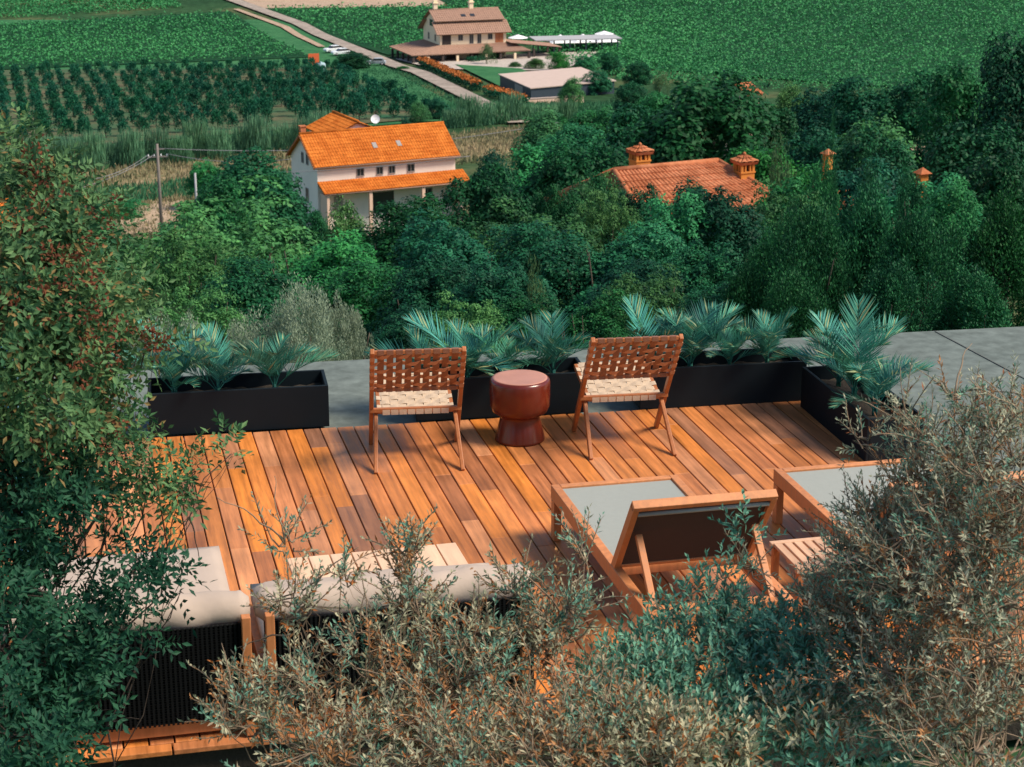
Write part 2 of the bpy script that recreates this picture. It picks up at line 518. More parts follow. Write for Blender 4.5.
# ================================================================== PLANTERS + PALMS
def make_planter():
    root = empty('planter', (0, 0, 0))
    L, Wd, Hh, t = 1.24, .40, .30, .022
    mb = MB()
    mb.box((L / 2, t / 2, Hh / 2), (L, t, Hh)); mb.box((L / 2, Wd - t / 2, Hh / 2), (L, t, Hh))
    mb.box((t / 2, Wd / 2, Hh / 2), (t, Wd - 2 * t - .002, Hh)); mb.box((L - t / 2, Wd / 2, Hh / 2), (t, Wd - 2 * t - .002, Hh))
    mb.build('box', M['planter'], root, bevel=.003)
    s = MB(); n = 24; vs_ = []; fs = []
    rs = random.Random(3)
    for j in range(7):
        for i in range(n):
            vs_.append((t + .002 + (L - 2 * t - .004) * i / (n - 1), t + .002 + (Wd - 2 * t - .004) * j / 6, .20 + rs.uniform(-.012, .015)))
    for j in range(6):
        for i in range(n - 1): fs.append((j * n + i, j * n + i + 1, (j + 1) * n + i + 1, (j + 1) * n + i))
    s.add(vs_, fs, True); s.build('soil', M['soil'], root)
    return root


pl0 = make_planter()
PA = math.atan(-.062)
plspots = [((.44, 12.68), PA, 'black trough planter standing alone at the deck\'s back left corner, three palms in it'),
           ((2.29, 12.57), PA, 'black trough planter with palms behind the red stool'),
           ((3.91, 12.47), PA, 'black trough planter with palms at the deck\'s back right corner, long side to the viewer'),
           ((5.06, 12.27), R(-91.5), 'black trough planter turned end-on along the deck\'s right edge')]
for i, (p, a, lb) in enumerate(plspots):
    o = pl0 if i == 0 else copy_tree(pl0)
    o.location = (p[0], p[1], .001); o.rotation_euler.z = a; tag(o, lb, 'planter', 'planters edging the deck')
# the last trough is turned so its length runs towards the camera and its depth away to the right
o.rotation_euler.z = R(-91.5); o.scale = (1, 1, 1)


def frond_mesh(name, seed, L):
    g = np.random.default_rng(seed); n = 30
    s = np.linspace(0, 1, n)
    bend = g.uniform(.5, 1.0)
    ang = R(78) - s * bend * 1.5
    ds = L / (n - 1)
    xx = np.concatenate([[0], np.cumsum(np.cos(ang[:-1]) * ds)]); zz = np.concatenate([[0], np.cumsum(np.sin(ang[:-1]) * ds)])
    P = np.stack([xx, np.zeros(n), zz], -1); T = nrm(np.gradient(P, axis=0))
    Nn = np.stack([-T[:, 2], np.zeros(n), T[:, 0]], -1)
    Ps, As, Ns, Ls = [], [], [], []
    for i in range(7, n):
        f = (i - 7) / (n - 8)
        ll = L * .40 * (math.sin(pi * (.22 + .68 * f)) ** .8) * g.uniform(.88, 1.1)
        for sd in (-1, 1):
            for k in range(2 if i % 2 else 1):
                b_ = P[i] + T[i] * ds * .5 * k
                a = T[i] * (.62 + .5 * f) + np.array([0, sd, 0]) * (.85 - .35 * f) + Nn[i] * (.22 + g.normal(0, .08)) + g.normal(0, .04, 3)
                Ps.append(b_); As.append(a); Ns.append(Nn[i] + np.array([0, -sd * .35, 0]) + g.normal(0, .15, 3)); Ls.append(ll)
    Ps = np.array(Ps); As = np.array(As); Ns = np.array(Ns); Ls = np.array(Ls)
    v, f, t = leaf_arrays(Ps, As, Ns, Ls, L * .022, .2, g.uniform(.1, .9) * np.ones(len(Ps)), .35)
    # rachis as a thin triangular strip
    mb = MB(); mb.tube(P[::3].tolist(), np.linspace(.006, .0015, len(P[::3])).tolist(), 4)
    v2 = np.array(mb.v); tri = []
    for q in mb.f:
        for k in range(1, len(q) - 1): tri.append((q[0], q[k], q[k + 1]))
    f2 = np.array(tri) + len(v)
    return np_mesh(name, np.concatenate([v, v2]), np.concatenate([f, f2]), [M['lf_palm']], attrs={'tone': np.concatenate([t, np.full(len(v2), .5)])})


FR = [frond_mesh('frond', 40 + i, (.58, .66, .52, .62, .70, .48)[i]) for i in range(6)]


def make_palm(loc, seed, sc, label):
    g = random.Random(seed)
    root = empty('palm', loc, g.uniform(0, 6.28), label, 'palm', 'young palms in the black planters')
    root.scale = (sc,) * 3
    st = MB()
    for k in range(4):
        a = g.uniform(0, 6.28); st.tube([(0.015 * cos(a), .015 * sin(a), 0), (.02 * cos(a), .02 * sin(a), .10)], [.012, .007], 5)
    st.build('stem', M['lf_palm'], root)
    n = g.choice((9, 10, 11))
    for k in range(n):
        o = bpy.data.objects.new('frond', g.choice(FR)); link(o, root)
        lean = g.uniform(-.26, .26) if k % 3 else (g.uniform(-.42, -.22) if k % 2 else g.uniform(.25, .5))
        o.rotation_euler = (g.uniform(-.12, .12), lean, k * 2.4 + g.uniform(-.4, .4)); o.scale = (g.uniform(.8, 1.1),) * 3
        o.location = (0, 0, .04)


pk = 0
PALMS = [(0, (.18, .48, .88), ('leftmost palm of the far left planter, next to the leafy tree', 'middle palm of the far left planter', 'right palm of the far left planter, near its end')),
         (1, (.10, .40, .66, 1.02), ('palm behind the left chair\'s right side', 'palm standing just left behind the red stool', 'palm directly behind the red stool', 'palm between the red stool and the right chair')),
         (2, (.10, .42, .72, 1.0), ('palm rising behind the top of the right chair', 'palm behind the right corner of the right chair', 'palm in the middle of the back right planter', 'palm at the right end of the back right planter')),
         (3, (.22, .50, .88), ('palm at the far end of the side planter', 'palm in the middle of the side planter', 'palm at the near end of the side planter'))]
for pi_, fr, labs in PALMS:
    p, a, _ = plspots[pi_]
    for k, (fx, lb) in enumerate(zip(fr, labs)):
        pk += 1
        lx, ly = fx, .20
        X = p[0] + cos(a) * lx - sin(a) * ly; Y = p[1] + sin(a) * lx + cos(a) * ly
        make_palm((X, Y, .20), 100 + pk, (.70, .80, .64, .74)[pk % 4] * (1.12 if pi_ == 3 else 1.0), lb)

# ================================================================== CHAIRS
def strap(mb, p0, p1, side, nrmv, wd, th_, n, amp, phase, n_weave):
    """woven strap: ribbon with thickness, undulating over and under"""
    p0 = Vector(p0); p1 = Vector(p1); sidev = Vector(side).normalized(); nv = Vector(nrmv).normalized()
    vs_ = []; fs = []
    for i in range(n + 1):
        s = i / n; off = amp * sin(pi * n_weave * s + phase)
        c = p0.lerp(p1, s) + nv * off
        for a, b in ((-1, -1), (1, -1), (1, 1), (-1, 1)): vs_.append(c + sidev * wd / 2 * a + nv * th_ / 2 * b)
    for i in range(n):
        for k in range(4):
            k2 = (k + 1) % 4; fs.append((i * 4 + k, i * 4 + k2, i * 4 + 4 + k2, i * 4 + 4 + k))
    fs += [(3, 2, 1, 0), tuple(n * 4 + k for k in range(4))]
    mb.add(vs_, fs)


def make_chair():
    root = empty('lounge_chair', (0, 0, 0))
    W2 = .293; ft, tt = Vector((0, .62, 0)), Vector((0, -.06, .85))      # outer post: front foot -> top of back
    X = Vector((1, 0, 0))
    post = lambda s: ft.lerp(tt, s)
    for sx in (-1, 1):
        mb = MB(); mb.bar(post(0) + X * sx * W2, post(1) + X * sx * W2, .028, .042, (0, -1, 0)); mb.build('front_leg', M['chair_wood'], root, bevel=.005)
        mb = MB(); hb = post(.36) + X * sx * (W2 - .03)
        mb.bar(hb, (sx * (W2 - .008), 0.0, 0), .026, .036, (0, -1, 0)); mb.build('rear_leg', M['chair_wood'], root, bevel=.005)
    mb = MB(); a = post(.385) - Vector((0, .02, 0)); mb.bar(a - X * (W2 + .012), a + X * (W2 + .012), .032, .030); mb.build('cross_rail', M['chair_wood'], root, bevel=.004)
    d = (tt - ft).normalized(); nb = Vector((0, d.z, -d.y)).normalized()   # back panel's normal
    # back rails
    top = post(.985); low = post(.60)
    for q in (top, low):
        mb = MB(); mb.bar(q - X * (W2 - .014), q + X * (W2 - .014), .026, .026); mb.build('back_rail', M['chair_wood'], root, bevel=.004)
    ww = 2 * (W2 - .025)
    nV, nH = 9, 5
    mv = MB()
    for i in range(nV):
        xx = -ww / 2 + ww * (i + .5) / nV
        strap(mv, low + X * xx - d * .012, top + X * xx + d * .012, X, nb, .043, .003, 30, .006, pi * (i % 2), nH + 1)
        for q in (low, top):                                               # loops round the rails
            mv.bar(q + X * (xx - .021), q + X * (xx + .021), .0295, .0295)
    mv.build('vertical_straps', M['leather_dark'], root)
    mh = MB()
    for j in range(nH):
        q = low.lerp(top, (j + .6) / (nH + .2))
        strap(mh, q - X * (W2 + .0), q + X * (W2 + .0), d, nb, .039, .003, 60, .006, pi * (j % 2) + pi / 2, nV)
        for sx in (-1, 1): mh.bar(q + X * sx * W2 - d * .02, q + X * sx * W2 + d * .02, .031, .045, (0, -1, 0))
    mh.build('horizontal_straps', M['leather'], root)
    # seat
    s0 = Vector((0, .34, .315)); s1 = Vector((0, .84, .405)); sd_ = (s1 - s0).normalized(); ns = Vector((0, -sd_.z, sd_.y))
    W3 = W2 - .05
    for sx in (-1, 1):
        mb = MB(); mb.bar(s0 + X * sx * W3, s1 + X * sx * W3, .026, .034); mb.build('seat_rail', M['chair_wood'], root, bevel=.004)
    for q in (s0, s1):
        mb = MB(); mb.bar(q - X * W3, q + X * W3, .026, .026); mb.build('seat_rail', M['chair_wood'], root, bevel=.004)
    mv = MB(); w3 = 2 * W3 - .04
    for i in range(8):
        xx = -w3 / 2 + w3 * (i + .5) / 8
        strap(mv, s0 + X * xx + ns * .017, s1 + X * xx + ns * .017, X, ns, .050, .003, 34, .005, pi * (i % 2), 8)
        for q in (s0, s1): mv.bar(q + X * (xx - .025), q + X * (xx + .025), .036, .036)
    for j in range(8):
        q = s0.lerp(s1, (j + .5) / 8) + ns * .017
        strap(mv, q - X * (W3 + .012), q + X * (W3 + .012), sd_, ns, .052, .003, 48, .005, pi * (j % 2) + pi / 2, 8)
    mv.build('seat_straps', M['leather_pale'], root)
    return root


ch = make_chair()
ch.location = (2.115, 11.52, 0); ch.rotation_euler.z = R(-7)
tag(ch, 'left of two low wooden lounge chairs with woven leather back, left of the red stool', 'chair', 'woven lounge chairs facing the valley')
c2 = copy_tree(ch); c2.location = (3.555, 11.47, 0); c2.rotation_euler.z = R(-5)
tag(c2, 'right of two low wooden lounge chairs with woven leather back, right of the red stool')

# ------------------------------------------------------------------ stool
st = empty('drum_stool', (2.91, 12.02, 0), 0, 'red brown lacquered hourglass drum stool between the two woven chairs', 'stool')
mb = MB()
mb.lathe([(.165, 0), (.172, .008), (.17, .02), (.150, .105), (.134, .165), (.134, .182), (.158, .193), (.188, .212), (.203, .25), (.207, .33), (.207, .42), (.2, .438), (.190, .443)], 40)
mb.build('body', M['stool'], st)
mb = MB(); mb.lathe([(.188, .4432), (.187, .4465), (.17, .447), (.12, .446), (.05, .4455), (.005, .4455)], 40); mb.build('top', M['stool_top'], st)

# ================================================================== LOUNGERS
def make_lounger(width, name='sun_lounger'):
    root = empty(name, (0, 0, 0))
    w_, zt, hr = width, .335, .085; t = .05
    LY = 1.95; hinge = .72                     # y=0 head end (towards camera), LY foot end
    mb = MB()
    for sx in (0, 1):
        xx = t / 2 + sx * (w_ - t)
        mb.box((xx, LY / 2, zt - hr / 2), (t, LY, hr))
    mb.box((w_ / 2, LY - t / 2, zt - hr / 2), (w_ - 2 * t - .002, t, hr)); mb.box((w_ / 2, .10, zt - hr / 2 - .003), (w_ - 2 * t - .002, t, .06))
    mb.box((w_ / 2, hinge, zt - hr / 2 - .006), (w_ - 2 * t - .002, .045, .05)); mb.box((w_ / 2, 1.3, zt - .065), (w_ - 2 * t - .002, .04, .04))
    mb.build('frame', M['teak'], root, bevel=.004)
    for sx in (0, 1):
        for yy in (.14, LY - .035):
            mb = MB(); xx = t / 2 + sx * (w_ - t); mb.box((xx, yy, (zt - hr) / 2 - .001), (t - .004, .065, zt - hr - .002)); mb.build('leg', M['teak'], root, bevel=.004)
    # seat sling
    mb = MB(); n = 18; vs_ = []; fs = []
    for j in range(n + 1):
        for i in range(9):
            u = i / 8; v = j / n
            vs_.append((t + .004 + (w_ - 2 * t - .008) * u, hinge + .03 + (LY - t - hinge - .034) * v, zt - .012 - .010 * sin(pi * u) * sin(pi * v) ** .5 - .0006))
    for j in range(n):
        for i in range(8): fs.append((j * 9 + i, j * 9 + i + 1, j * 9 + 10 + i, j * 9 + 9 + i))
    mb.add(vs_, fs, True); mb.build('seat_sling', M['sling'], root)
    # raised backrest
    bk = MB(); h0 = Vector((0, hinge - .04, zt - .02)); a = R(126); dv = Vector((0, cos(a), sin(a))); Lb = .59
    bw_ = .034; xin = .004
    for xx in (xin + bw_ / 2, w_ - xin - bw_ / 2): bk.bar(h0 + Vector((xx, 0, 0)), h0 + dv * Lb + Vector((xx, 0, 0)), bw_, .055, (0, 0, 1))
    q = h0 + dv * (Lb - .0); bk.bar(q + Vector((xin, 0, 0)), q + Vector((w_ - xin, 0, 0)), .050, .036, tuple(dv))
    q2 = h0 + dv * .03; bk.bar(q2 + Vector((xin + bw_ + .002, 0, 0)), q2 + Vector((w_ - xin - bw_ - .002, 0, 0)), .024, .024, tuple(dv))
    bo = bk.build('backrest', M['teak'], root, bevel=.004)
    nv = Vector((0, -sin(a), cos(a)))
    s = MB(); e0 = h0 + dv * .035; e1 = h0 + dv * (Lb - .03); X = Vector((1, 0, 0))
    for off in (.004, -.004):
        pts = [e0 + X * (xin + bw_) + nv * off, e0 + X * (w_ - xin - bw_) + nv * off, e1 + X * (w_ - xin - bw_) + nv * off, e1 + X * (xin + bw_) + nv * off]
        s.add(pts, [(0, 1, 2, 3)])
    s.build('back_sling', M['sling_shaded'], bo)
    s = MB(); s.tube([e1 + X * (xin + bw_) + nv * .02 - dv * .02, e1 + X * (w_ - xin - bw_) + nv * .02 - dv * .02], .012, 8); s.build('sling_rod', M['sling'], bo)
    p = MB()
    for xx in (.075, w_ - .075):
        m_ = h0 + dv * .36 + X * xx + nv * .03; p.bar(m_, Vector((xx, .10 + .04, zt - .05)), .035, .028, (0, 1, 0))
    p.bar((.075, .16, zt - .04), (w_ - .075, .16, zt - .04), .03, .03)
    p.build('prop_stay', M['teak'], root, bevel=.003)
    return root


l1 = make_lounger(.78); l1.location = (2.66, 8.26, .001)
tag(l1, 'teak sun lounger left of the side table, its dark backrest raised towards the viewer', 'sun lounger', 'teak sun loungers')
l2 = make_lounger(.95); l2.location = (4.04, 8.22, .001)
tag(l2, 'teak sun lounger right of the side table, its head buried in the grey shrub', 'sun lounger', 'teak sun loungers')

# side table between the loungers
tb = empty('side_table', (3.63, 8.74, 0), 0, 'small slatted teak side table between the two loungers', 'table')
mb = MB()
for i in range(7): mb.box((.035 + i * .058, .21, .287), (.044, .34, .020))
mb.build('slats', M['teak_mid'], tb, bevel=.003)
mb = MB(); mb.box((.209, .020, .284), (.418, .036, .028)); mb.box((.209, .40, .284), (.418, .036, .028)); mb.box((.209, .21, .262), (.36, .04, .026)); mb.build('frame', M['teak_mid'], tb, bevel=.003)
for xx in (.03, .388):
    for yy in (.03, .39):
        mb = MB(); mb.box((xx, yy, .1345), (.036, .036, .267)); mb.build('leg', M['teak'], tb, bevel=.003)

# low slatted table in front of the sofa
lt = empty('low_table', (1.02, 9.18, 0), R(1), 'pale slatted low table in front of the right sofa', 'table')
mb = MB()
for i in range(8): mb.box((.06 + i * .1175, .19, .276), (.110, .36, .022))
mb.build('slats', M['teak_pale'], lt, bevel=.003)
mb = MB()
for yy in (.05, .33): mb.box((.47, yy, .244), (.90, .04, .04))
mb.build('frame', M['teak_pale'], lt, bevel=.003)
for xx in (.05, .89):
    for yy in (.05, .33):
        mb = MB(); mb.box((xx, yy, .1115), (.05, .05, .221)); mb.build('leg', M['teak_pale'], lt, bevel=.003)

# ================================================================== SOFAS
def cushion(mb, c, d, puff=.03, seed=0, nx=16, ny=10):
    g = np.random.default_rng(seed); vs_ = []; fs = []
    cx, cy, cz = c
    ph = g.uniform(0, 6, 6)
    for s in (-1, 1):
        for j in range(ny + 1):
            for i in range(nx + 1):
                u = 2 * i / nx - 1; v = 2 * j / ny - 1
                ed = (max(0, 1 - abs(u) ** 6) * max(0, 1 - abs(v) ** 6)) ** .5
                wr = .006 * sin(7 * u + ph[0] + 3 * v) + .005 * sin(11 * v + ph[1] - 5 * u) + .004 * sin(19 * u + ph[2])
                vs_.append((cx + d[0] / 2 * u * (1 - .02 * (1 - ed)), cy + d[1] / 2 * v * (1 - .02 * (1 - ed)), cz + s * (d[2] / 2 * (.62 + .38 * ed) + puff * ed * .5 + wr * ed)))
    m = (nx + 1) * (ny + 1)
    for j in range(ny):
        for i in range(nx):
            a = j * (nx + 1) + i
            fs.append((a + m, a + 1 + m, a + nx + 2 + m, a + nx + 1 + m)); fs.append((a + nx + 1, a + nx + 2, a + 1, a))
    for i in range(nx):
        fs.append((i, i + 1, i + 1 + m, i + m)); b = ny * (nx + 1); fs.append((b + i + 1, b + i, b + i + m, b + i + 1 + m))
    for j in range(ny):
        a = j * (nx + 1); fs.append((a + nx + 1, a, a + m, a + nx + 1 + m)); a += nx; fs.append((a, a + nx + 1, a + nx + 1 + m, a + m))
    mb.add(vs_, fs, True)


def roll(mb, x0, x1, y, z, ry, rz_, seed):
    g = np.random.default_rng(seed); n, k = 60, 24; vs_ = []; fs = []
    ph = g.uniform(0, 6, 4)
    for i in range(n + 1):
        s = i / n; e = min(1, (min(s, 1 - s) / .03) ** .5) if 0 < s < 1 else .55
        for j in range(k):
            q = 2 * pi * j / k
            w_ = 1 + .06 * sin(14 * s + 2 * q + ph[0]) + .05 * sin(31 * s - q + ph[1]) + .035 * sin(67 * s + 3 * q + ph[2]) * (.5 + .5 * sin(9 * s + ph[3]))
            vs_.append((x0 + (x1 - x0) * s, y + ry * e * w_ * cos(q), z + rz_ * e * w_ * sin(q)))
    for i in range(n):
        for j in range(k):
            j2 = (j + 1) % k; fs.append((i * k + j, i * k + j2, (i + 1) * k + j2, (i + 1) * k + j))
    fs += [tuple(range(k))[::-1], tuple(n * k + j for j in range(k))]
    mb.add(vs_, fs, True)


def sofa(x0, x1, depth, posts, label, seed):
    root = empty('sofa', (x0, 8.10, .001), 0, label, 'sofa', 'wicker backed sofas at the deck\'s near edge')
    Lx = x1 - x0
    mb = MB()                                             # woven panel: ridged horizontal strands
    for k in range(38):
        z_ = .10 + k * .0125
        mb.tube([(.02, .03 + .003 * (k % 2), z_), (Lx - .02, .03 + .003 * (k % 2), z_)], .0068, 5)
    nn = int(Lx / .022)
    for i in range(nn): mb.box((.02 + i * (Lx - .04) / nn, .022, .33), (.011, .010, .48))
    mb.build('wicker_back', M['wicker'], root)
    for px in posts:
        mb = MB(); mb.box((px, .01, .31), (.042, .05, .60)); mb.build('post', M['teak'], root, bevel=.004)
    mb = MB()
    mb.box((Lx / 2, .075, .055), (Lx - .01, .045, .07)); mb.box((Lx / 2, depth - .03, .20), (Lx - .02, .045, .09))
    for xx in (.03, Lx - .03): mb.box((xx, depth / 2 + .02, .20), (.045, depth - .14, .09))
    mb.box((Lx / 2, depth / 2 + .03, .235), (Lx - .1, depth - .12, .02))
    mb.build('base_frame', M['teak'], root, bevel=.004)
    for xx in (.04, Lx - .04):
        for yy in (.13, depth - .06):
            mb = MB(); mb.box((xx, yy, .0775), (.05, .05, .153)); mb.build('leg', M['teak'], root, bevel=.004)
    mb = MB(); cushion(mb, (Lx / 2, .30 + (depth - .30) / 2, .325), (Lx - .05, depth - .28, .13), .03, seed); mb.build('seat_cushion', M['cushion'], root)
    mb = MB(); roll(mb, -.015, Lx - .005, .14, .60, .095, .085, seed + 1); roll(mb, .03, Lx - .02, .17, .49, .085, .10, seed + 2); mb.build('back_cushion', M['cushion'], root)


sofa(-.42, .70, 1.52, (.05, 1.085), 'left wicker backed sofa with beige chaise cushion, half behind the leafy tree', 21)
sofa(.735, 2.06, .95, (.04, 1.255), 'right wicker backed sofa with beige back cushion, mostly hidden by the dry shrub', 31)
mb = MB(); mb.tube([(-.31, 8.80, -.02), (-.31, 8.80, 1.75)], .045, 12); mb.tube([(-.31, 8.80, 1.75), (-.31, 8.80, 1.78)], .052, 12); mb.tube([(-.31, 8.80, 0.001), (-.31, 8.80, .015)], .075, 12)
o = mb.build('post', M['blue']); o.name = 'round_post'; tag(o, 'turquoise blue round post behind the leafy tree at left', 'post')

# ================================================================== FOREGROUND SHRUBS
def tri_faces(mb):
    tri = []
    for q in mb.f:
        for k in range(1, len(q) - 1): tri.append((q[0], q[k], q[k + 1]))
    return np.array(tri)


def curve(p0, p1, g, n=8, sag=.0, wob=.05):
    p0 = np.array(p0, float); p1 = np.array(p1, float); L = np.linalg.norm(p1 - p0)
    s = np.linspace(0, 1, n)[:, None]
    c = p0 + (p1 - p0) * s
    w_ = np.cumsum(g.normal(0, wob * L / n ** .5, (n, 3)), 0); w_ -= s * w_[-1]
    c = c + w_ * np.sin(pi * s) ** .5
    c[:, 2] += sag * L * np.sin(pi * s[:, 0])
    return c


def shoots(g, tips, dirs, lens, per, leafL, leafW, spread=.9, curl=.25, start=.1, droop=0.):
    """leafy shoots: base points, directions and lengths -> leaf bases, axes, normals and stem polylines"""
    n = len(tips); dirs = nrm(dirs)
    side = nrm(np.cross(dirs, g.normal(0, 1, (n, 3)))); up = np.cross(side, dirs)
    s = np.linspace(start, 1, per)[None, :] + g.uniform(-.03, .03, (n, per))
    bend = g.normal(0, curl, (n, 1, 1))
    cen = tips[:, None] + dirs[:, None] * (s * lens[:, None])[..., None] + side[:, None] * (s ** 2 * lens[:, None])[..., None] * bend
    if droop: cen[..., 2] -= droop * (s ** 2) * lens[:, None]
    ang = np.arange(per)[None, :] * 2.4 + g.uniform(0, 6.28, (n, 1)) + g.normal(0, .3, (n, per))
    rad = side[:, None] * np.cos(ang)[..., None] + up[:, None] * np.sin(ang)[..., None]
    al = spread * (1 - .55 * s ** 3)
    A = dirs[:, None] * (1 - .4 * al)[..., None] + rad * al[..., None] + g.normal(0, .12, (n, per, 3))
    N = dirs[:, None] - rad * .3 + g.normal(0, .25, (n, per, 3))
    L = leafL * g.uniform(.65, 1.15, (n, per)) * (1 - .35 * s ** 4); W = leafW * g.uniform(.8, 1.2, (n, per))
    return cen.reshape(-1, 3), A.reshape(-1, 3), N.reshape(-1, 3), L.ravel(), W.ravel(), cen


def fg_plant(name, label, cat, base, blobs, leaf, mats, seed, nstem=6, leafL=.04, leafW=.01, per=14, slen=(.12, .26), spread=.9,
             up=.6, out=.6, bark='twig', stem_r=.014, twig_draw=.35, compound=False, seedclump=0, droop=0., bare=0, twk=1.0):
    """blobs: (centre, radii, number of shoots[, material slot]) fed by limbs from the base"""
    g = np.random.default_rng(seed)
    root = empty(name, base, 0, label, cat)
    B = np.array(base, float)
    br = MB()
    allv, allf, allt, allm = [], [], [], []; off = 0
    limbs = []
    for bi, bl in enumerate(blobs):
        c, rd, ns = np.array(bl[0], float), np.array(bl[1], float), bl[2]
        slot = bl[3] if len(bl) > 3 else 0
        b0 = B + np.array([g.normal(0, .08), g.normal(0, .08), 0])
        cand = [l for l in limbs]
        mid = curve(b0, c + np.array([0, 0, rd[2] * .1]), g, 12, .06, .10)
        limbs.append(mid)
        lr = stem_r * float(np.clip(max(rd[0], rd[2]) / .22, .28, 1))
        br.tube(mid.tolist(), np.linspace(lr, lr * .22, 12).tolist(), 5)
        # secondary limbs spread through the blob
        nsec = max(3, ns // 14); secs = []
        for k in range(nsec):
            d = nrm(g.normal(0, 1, 3)); q = c + d * rd * g.uniform(.4, .85)
            m0 = mid[g.integers(5, 12)]
            cu = curve(m0, q, g, 8, .05, .10); secs.append(cu)
            br.tube(cu.tolist(), np.linspace(lr * .36, lr * .12, 8).tolist(), 4)
        sec = np.concatenate(secs)
        # shoots
        d = nrm(g.normal(0, 1, (ns, 3))); r_ = g.uniform(.12, 1, ns) ** .42
        P = c + d * rd * r_[:, None]
        D = nrm(d * out + np.array([0, 0, up]) + g.normal(0, .38, (ns, 3)))
        ln = g.uniform(slen[0], slen[1], ns)
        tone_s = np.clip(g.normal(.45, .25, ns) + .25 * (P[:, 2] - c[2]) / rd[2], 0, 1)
        if compound:
            # each shoot carries compound leaves: a few rachises with paired leaflets
            nr = per; cen, A, N, L, W, poly = shoots(g, P, D, ln, nr, leafL * 3.2, 1, spread, .25, .05, droop)
            A = nrm(A); A[:, 2] -= .15
            Pb, Ab, Nb, Lb, Tb = [], [], [], [], []
            S = nrm(np.cross(A, N)); tone_r = np.repeat(tone_s, nr)
            for j in range(4):
                fr = (.25 + .25 * j)
                cc = cen + A * (L * fr)[:, None]; cc[:, 2] -= .12 * L * fr ** 2
                if j < 3:
                    for sd_ in (-1, 1):
                        Pb.append(cc); Ab.append(A * .55 + S * sd_ * .85 + g.normal(0, .12, A.shape)); Nb.append(N + g.normal(0, .2, A.shape)); Lb.append(leafL * g.uniform(.75, 1.1, len(cc))); Tb.append(tone_r)
                else:
                    Pb.append(cc); Ab.append(A + g.normal(0, .12, A.shape)); Nb.append(N); Lb.append(leafL * g.uniform(.9, 1.2, len(cc))); Tb.append(tone_r)
            P2, A2, N2, L2, T2 = map(np.concatenate, (Pb, Ab, Nb, Lb, Tb))
            v, f, t = leaf_arrays(P2, A2, N2, L2, L2 * leafW, .15, np.clip(T2 + g.normal(0, .12, len(T2)), 0, 1), .45)
        else:
            cen, A, N, L, W, poly = shoots(g, P, D, ln, per, leafL, leafW, spread, .3, .12, droop)
            v, f, t = leaf_arrays(cen, A, N, L, W, .16, np.clip(np.repeat(tone_s, per) + g.normal(0, .15, ns * per), 0, 1), .5)
        allv.append(v); allf.append(f + off); off += len(v); allt.append(t); ps = np.full(ns, slot); rn = g.random(ns)
        if len(mats) == 3: ps = np.where(rn < .42, 0, np.where(rn < .60, 1, np.where(rn < .66, 2, ps)))
        allm.append(np.repeat(ps, len(f) // ns))
        for k in range(ns):
            if g.random() < twig_draw:
                pl = poly[k][::3]; j = np.argmin(((sec - P[k]) ** 2).sum(1)); q0 = sec[j]
                if np.linalg.norm(q0 - P[k]) < .35:
                    cu = curve(q0, P[k], g, 4, .02, .08)
                    pts = np.concatenate([cu, pl]); br.tube(pts.tolist(), np.linspace(stem_r * .17 * twk, .0011 * twk, len(pts)).tolist(), 3, False)
                else: br.tube(pl.tolist(), .0016 * twk, 3, False)
    for k in range(bare):                                    # bare twigs sticking out
        l = limbs[g.integers(0, len(limbs))]; p = l[g.integers(6, 12)]
        q = p + nrm(g.normal(0, 1, 3) + np.array([0, -.1, .35])) * g.uniform(.15, .34)
        br.tube(curve(p, q, g, 9, .07, .05).tolist(), np.linspace(.004, .0013, 9).tolist(), 4)
    V = np.concatenate(allv) - B; Fc = np.concatenate(allf); T = np.concatenate(allt); MI = np.concatenate(allm)
    me = np_mesh('foliage', V, Fc, [M[k] for k in mats], MI, attrs={'tone': T})
    link(bpy.data.objects.new('foliage', me), root)
    bv = np.array(br.v) - B
    me = np_mesh('branches', bv, tri_faces(br), [M[bark]], smooth=True); link(bpy.data.objects.new('branches', me), root)
    if seedclump:
        Ps, As, Ns = [], [], []
        for (c, rd, n) in seedclump:
            for k in range(n):
                d = nrm(g.normal(0, 1, 3)); p = np.array(c) + d * np.array(rd) * g.uniform(.5, 1.05)
                m_ = g.integers(10, 24)
                Ps.append(p + g.normal(0, .020, (m_, 3))); As.append(nrm(g.normal(0, 1, (m_, 3)) + np.array([0, 0, .3]))); Ns.append(g.normal(0, 1, (m_, 3)))
        P_ = np.concatenate(Ps) - B; A_ = np.concatenate(As); N_ = np.concatenate(Ns)
        v, f, t = leaf_arrays(P_, A_, N_, g.uniform(.012, .028, len(P_)), .012, .2, g.uniform(0, 1, len(P_)), .5)
        me = np_mesh('seed_cluster', v, f, [M['seed']], attrs={'tone': t}); o = link(bpy.data.objects.new('seed_cluster', me), root); o['kind'] = 'stuff'
    return root


SHR, DN = 14, 10


def BL(px, py, D, rpx, rpy, rdep, n, slot=0):
    """a foliage blob: seen centre, distance, half sizes in the picture, half depth"""
    c = at_dist(px, py + DN, D); k = math.hypot(D, c[2] - CAM_H) / FPX
    rpx = max(rpx - SHR, rpx * .45); rpy = max(rpy - SHR, rpy * .45)
    return (c, (rpx * k, rdep, rpy * k), n, slot)


